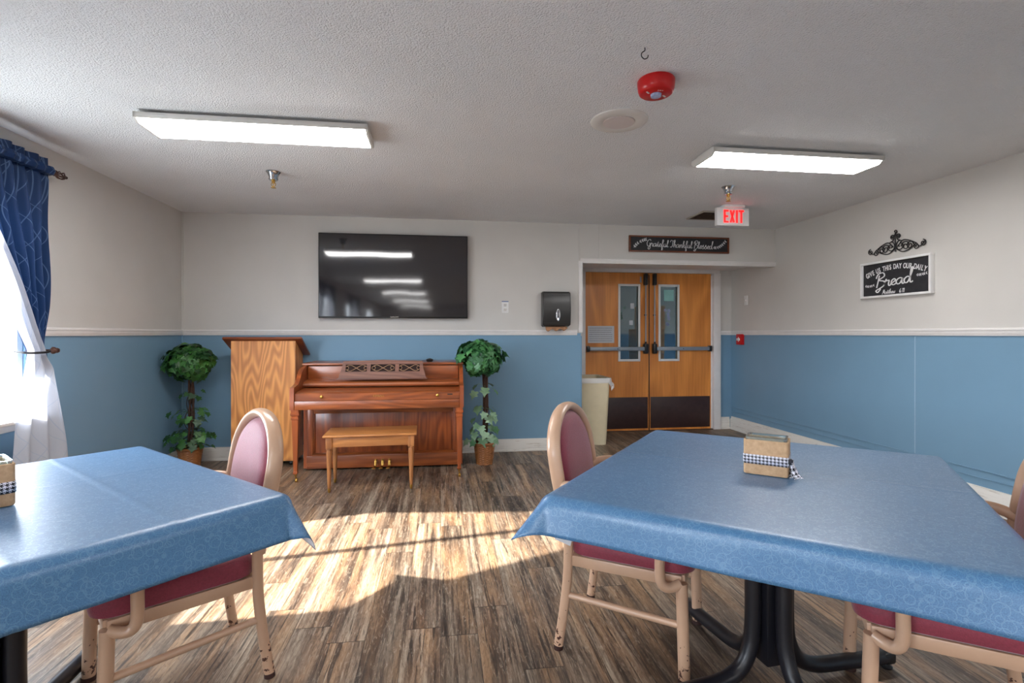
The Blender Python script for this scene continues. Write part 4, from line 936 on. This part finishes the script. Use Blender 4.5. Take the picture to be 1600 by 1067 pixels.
# ------------------------------------------------------------------ dining chairs
def make_chair(label, x, y, ang, g='maroon dining armchairs'):
    t = thing('dining_chair', label, 'chair', (x, y, 0), ang, g)
    hw_ = .205
    # rear legs
    for s_ in (-1, 1):
        MB().tube(smooth_pts([(-.035, s_*(hw_+.012), .012), (-.015, s_*(hw_+.006), .15), (0, s_*hw_, .30), (.003, s_*hw_, .46)]), .0165, 14, flat=(1.15, .9)).build('leg', M['leg'], t)
        MB().tube([(.44, s_*.212, .012), (.43, s_*.210, .352)], .0210, 16).build('leg', M['leg'], t)
        MB().tube([(-.035, s_*(hw_+.012), 0), (-.034, s_*(hw_+.012), .016)], .019, 14).build('foot_cap', M['rubber'], t)
        MB().tube([(.44, s_*.212, 0), (.4395, s_*.212, .016)], .0228, 16).build('foot_cap', M['rubber'], t)
        # side stretcher
        MB().tube([(-.008, s_*hw_, .215), (.435, s_*.211, .20)], .0125, 12).build('stretcher', M['frame'], t)
        # arm
        yo = s_*.245
        P = smooth_pts([(-.028, s_*.205, .63), (-.0, s_*.225, .648), (.06, yo, .655), (.2, yo, .652), (.285, yo, .645), (.335, yo, .62), (.355, yo, .57), (.36, yo, .46), (.36, yo, .395), (.364, yo, .358), (.378, s_*.240, .340), (.40, s_*.228, .338), (.428, s_*.214, .350)], 6)
        MB().tube(P, .0172, 14, flat=(1.05, 1)).build('armrest', M['frame'], t)
    # seat frame
    f = MB()
    for s_ in (-1, 1): f.box((.22, s_*.198, .353), (.42, .020, .042), .004)
    f.box((.43, 0, .353), (.020, .39, .042), .004); f.box((.01, 0, .353), (.020, .39, .042), .004); f.box((.22, 0, .366), (.40, .38, .012))
    f.build('seat_frame', M['frame'], t)
    # seat cushion : rounded superellipse
    f = MB(); secs = []
    def rr_(k): return [( .235+(p[0]), p[1]) for p in rrect(.475*k+(1-k)*.0, .425*k, .07*k, 6)]
    for k, z in ((.93, .374), (.985, .382), (1.0, .400), (.99, .422), (.95, .440), (.86, .450), (.6, .455), (.25, .457)): secs.append((rr_(k), z))
    loft(f, secs); f.build('seat', M['maroon'], t)
    # back: arched frame, leaning back
    lean = lambda z: -.004-.15*(z-.46)-.04*(z-.46)**2
    P = []
    top = .925; wA = .218
    path = [(hw_, .45), (hw_+.004, .56), (hw_+.010, .66), (hw_+.006, .74)]
    arc = [(wA*math.cos(a), .735+(top-.735)*math.sin(a)) for a in [PI*k/14 for k in range(1, 14)]]
    full = path[:-1]+[(wA-.002, .735)]+arc+[(-wA+.002, .735)]+[(-a, b) for a, b in reversed(path[:-1])]
    P = smooth_pts([Vector((lean(z), y_, z)) for y_, z in full], 3)
    MB().tube(P, [lerp(.0150, .0190, ease((p.z-.45)/.25)) for p in P], 14, flat=(1.5, 1.0)).build('back_frame', M['frame'], t)
    # padded oval
    f = MB(); N_ = 40
    def oval(k, dx):
        out = []
        for i in range(N_):
            a = 2*PI*i/N_; cy = .190*k*math.copysign(abs(math.cos(a))**.85, math.cos(a)); zz = .700+(.200 if math.sin(a) > 0 else .225)*k*math.copysign(abs(math.sin(a))**.9, math.sin(a))
            out.append((lean(zz)+dx, cy, zz))
        return out
    rings = [[f.bm.verts.new(Vector(p)) for p in oval(k, dx)] for k, dx in ((.5, -.026), (.85, -.024), (.97, -.016), (1.03, 0), (1.0, .012), (.92, .024), (.75, .030), (.4, .033))]
    for A, B in zip(rings, rings[1:]):
        for k in range(N_): f.bm.faces.new((A[k], A[(k+1) % N_], B[(k+1) % N_], B[k]))
    f.bm.faces.new(rings[0]); f.bm.faces.new(list(reversed(rings[-1]))); f.build('backrest', M['maroon'], t)
    return t
c1 = make_chair('maroon armchair tucked under the left table, its back facing the piano', -.77, 2.125, math.atan2(-.59, -.81))
def chair_copy(x, y, ang, label):
    c = dup(c1); c.location = (x, y, 0); c.rotation_euler = (0, 0, ang); c['label'] = label
chair_copy(.6085, 2.15, math.atan2(-.55, .83), 'maroon armchair tucked under the right table on its doors-and-piano side')
chair_copy(1.74, 1.296, math.atan2(.57, -.82), 'maroon armchair under the near right side of the right table, cut by the photo edge')

# ------------------------------------------------------------------ tables
def table(label, cx, cy, ang, a, b, leg_a, cloth_label, corners, crease, wob, seed, o_):
    t = thing('pedestal_table', label, 'table', (cx, cy, 0), ang, 'square pedestal tables')
    MB().box((0, 0, .738), (2*a-.02, 2*b-.02, .034), .006).build('tabletop', plain('laminate_top', (120, 92, 70), .5), t)
    f = MB(); f.box((0, 0, .71), (.5, .5, .02), .004, Matrix.Rotation(leg_a-ang, 3, 'Z')); f.build('top_plate', M['black_metal'], t)
    RZ = Matrix.Rotation(leg_a-ang, 3, 'Z')
    f = MB(); f.box((0, 0, .41), (.085, .085, .60), .004, RZ); f.box((0, 0, .66), (.16, .16, .09), .004, RZ); f.build('column', M['black_metal'], t)
    for k in range(4):
        al = k*PI/2; c, s = math.cos(al), math.sin(al); r0 = .068
        P = smooth_pts([(r0, 0, .66), (r0, 0, .45), (r0, 0, .25), (r0+.012, 0, .16), (r0+.05, 0, .095), (r0+.12, 0, .062), (.30, 0, .052), (.50, 0, .042)], 6)
        lg = MB().tube([RZ @ Vector((p.x*c, p.x*s, p.z)) for p in P], .0265, 14).build('leg', M['black_metal'], t)
        e_ = RZ @ Vector((.512*c, .512*s, 0)); f = MB(); f.lathe([(.018, 0), (.02, .006), (.012, .014), (.008, .03)], e_, 14); f.box((e_.x*.99, e_.y*.99, .043), (.05, .05, .04), .008, Matrix.Rotation(leg_a-ang+al, 3, 'Z')); f.build('glide', M['black'], lg)
    # cloth
    random.seed(seed); A, B = a+o_, b+o_; Rr = .036; N1, N2 = 131, 141; ztop = .7575
    def samp(u, n_half, hal):   # denser near the edge
        return u
    def P(u, v):
        x, y = lerp(-A, A, u), lerp(-B, B, v)
        ex, ey = max(abs(x)-a, 0), max(abs(y)-b, 0); r = math.hypot(ex, ey)
        sx_, sy_ = math.copysign(1, x), math.copysign(1, y)
        bx, by = max(-a, min(a, x)), max(-b, min(b, y))
        z = ztop
        for (axis, pos, amp) in crease:
            c0 = x if axis == 'x' else y; z += amp*math.exp(-((c0-pos)/.008)**2)
        if r < 1e-9: return Vector((x, y, z))
        # direction; near the corners the overhang fans out to a fold
        dx, dy = ex/r, ey/r
        diag = min(dx, dy)*math.sqrt(2)            # 0 on a side, 1 on the diagonal
        # distance along a side from the nearest corner, for the flare to build up
        if ey == 0: near = min(a-0, b-abs(y))
        elif ex == 0: near = a-abs(x)
        else: near = 0
        key = (1 if x > 0 else -1, 1 if y > 0 else -1); kick = corners.get(key, .75)
        if isinstance(kick, tuple):
            kk_, t0 = kick; tt = math.atan2(ey, ex)/(PI/2); d_ = tt/t0 if tt < t0 else (1-tt)/(1-t0)
            if ey == 0: d_ = 0
            vs_ = math.exp(-near/.10) if ex == 0 else 1
            fl = .10 + (.16*math.exp(-near/.12) if ey == 0 else .16*(1-ease(tt*1.4)) if ex > 0 else 0) + kk_*ease(d_)
        else: fl = .10 + .22*math.exp(-near/.16)*kick + kick*.62*diag**.8
        fl += wob*math.sin(6.5*(x if ey > 0 else y)+seed+sx_)*(1-diag)
        al = PI/2-fl
        arc = Rr*al
        if r < arc: th_ = r/Rr; out = Rr*math.sin(th_); dr = Rr*(1-math.cos(th_))
        else: q = r-arc; out = Rr*math.sin(al)+q*math.cos(al); dr = Rr*(1-math.cos(al))+q*math.sin(al)
        # corner material: limit drop
        return Vector((bx+sx_*dx*out, by+sy_*dy*out, z-dr))
    mb = MB(); mb.grid(N1, N2, P)
    o = mb.build('tablecloth', [M['cloth'], M['cloth_back']], None, fix=False)
    o.location = (cx, cy, 0); o.rotation_euler = (0, 0, ang)
    md = o.modifiers.new('thick', 'SOLIDIFY'); md.thickness = .0015; md.offset = -1; md.material_offset = 1
    tag(o, cloth_label, 'tablecloth', 'blue vinyl tablecloths')
    return t, o
angR = math.atan2(-.622, .783)
tR, clR = table('square pedestal table with black curved-leg base under the right blue tablecloth', 1.134, 1.655, angR, .545, .605, math.radians(6), 'blue patterned vinyl tablecloth over the right table, holding the burlap box', {(-1, -1): .75, (1, -1): .7}, [('y', .05, .0012)], .05, 2, .128)
angL = math.atan2(-.694, .72)
tL, clL = table('square pedestal table with black base under the left blue tablecloth', -1.262, 1.632, angL, .555, .545, math.radians(5), 'blue vinyl tablecloth with fold creases over the left table, its corner flap showing white', {(1, 1): (.38, .30), (1, -1): 1.0}, [('y', .26, .0018), ('y', -.05, .0010), ('x', -.1, .0008)], .04, 5, .150)

# ------------------------------------------------------------------ burlap boxes
def burlap_box(label, x, y, ang):
    t = thing('burlap_vase', label, 'vase', (x, y, .7595), ang, 'burlap wrapped vases')
    w_, d_, h_ = .138, .105, .118
    f = MB(); loft(f, [(rrect(w_-.006, d_-.006, .008), 0), (rrect(w_, d_, .010), .004), (rrect(w_, d_, .010), h_-.002), (rrect(w_-.004, d_-.004, .009), h_), (rrect(w_-.010, d_-.010, .008), h_-.002), (rrect(w_-.010, d_-.010, .008), .006)], True, True); f.build('burlap_wrap', M['burlap'], t)
    f = MB(); loft(f, [(rrect(w_-.012, d_-.012, .008), .008), (rrect(w_-.012, d_-.012, .008), h_+.003), (rrect(w_-.010, d_-.010, .010), h_+.008), (rrect(w_-.024, d_-.024, .008), h_+.008), (rrect(w_-.028, d_-.028, .006), .016)], True, True); f.build('glass_liner', M['jar'], t)
    mb = MB(); P = rrect(w_+.004, d_+.004, .010, 4); per = [0]
    for i in range(len(P)): a_, b2 = P[i], P[(i+1) % len(P)]; per.append(per[-1]+math.hypot(a_[0]-b2[0], a_[1]-b2[1]))
    LL = mb.bm.loops.layers.uv.verify(); z0, z1 = .036, .068; n_ = len(P)
    V0 = [mb.bm.verts.new((p[0], p[1], z0)) for p in P]; V1 = [mb.bm.verts.new((p[0], p[1], z1)) for p in P]
    for i in range(n_):
        j = (i+1) % n_; fa = mb.bm.faces.new((V0[i], V0[j], V1[j], V1[i])); us = (per[i], per[i+1], per[i+1], per[i]); vs_ = (0, 0, 3, 3)
        for lp, u, v in zip(fa.loops, us, vs_): lp[LL].uv = (u/.0115, v)
    o = mb.build('ribbon_band', M['hound'], t); md = o.modifiers.new('t', 'SOLIDIFY'); md.thickness = .0015
    # knot and tails at the right side
    mb = MB(); kx = w_/2+.006
    def tail(u, v, a0, L, sag):
        x_ = kx+math.sin(a0)*L*u; z_ = .055-sag*u-.012*math.sin(u*3); return Vector((x_+(v-.5)*.024*(.4+.7*u), -.045-.02*u+.006*math.sin(v*6+u*5), z_+(v-.5)*.008))
    mb.grid(14, 5, lambda u, v: tail(u, v, .9, .034, .046), uv=lambda u, v: (u*4, v*2)); mb.grid(14, 5, lambda u, v: tail(u, v, .35, .03, .05)+Vector((0, .03, 0)), uv=lambda u, v: (u*4, v*2))
    o = mb.build('ribbon_tail', M['hound'], t); md = o.modifiers.new('t', 'SOLIDIFY'); md.thickness = .0012
    MB().box((kx, -.045, .055), (.014, .016, .018), .005, seg=3).build('ribbon_knot', M['hound'], t)
    return t
va = burlap_box('burlap vase with houndstooth ribbon in the middle of the right table', 1.125, 1.655, math.atan2(-.095, .09)+.12)
vb = dup(va); vb.location = (-1.27, 1.64, .7595); vb.rotation_euler = (0, 0, math.radians(-45)); vb['label'] = 'burlap vase with houndstooth ribbon on the left table, cut by the left photo edge'
# paper label hanging under the right cloth's left corner
o = MB().box((0, 0, 0), (.050, .0015, .030)).build('care_label', M['paper'], clR, smooth=False, loc=(-.50, -.615, .640)); o['label'] = 'small white label under the hem'; o.rotation_euler = (-.15, .25, .1)
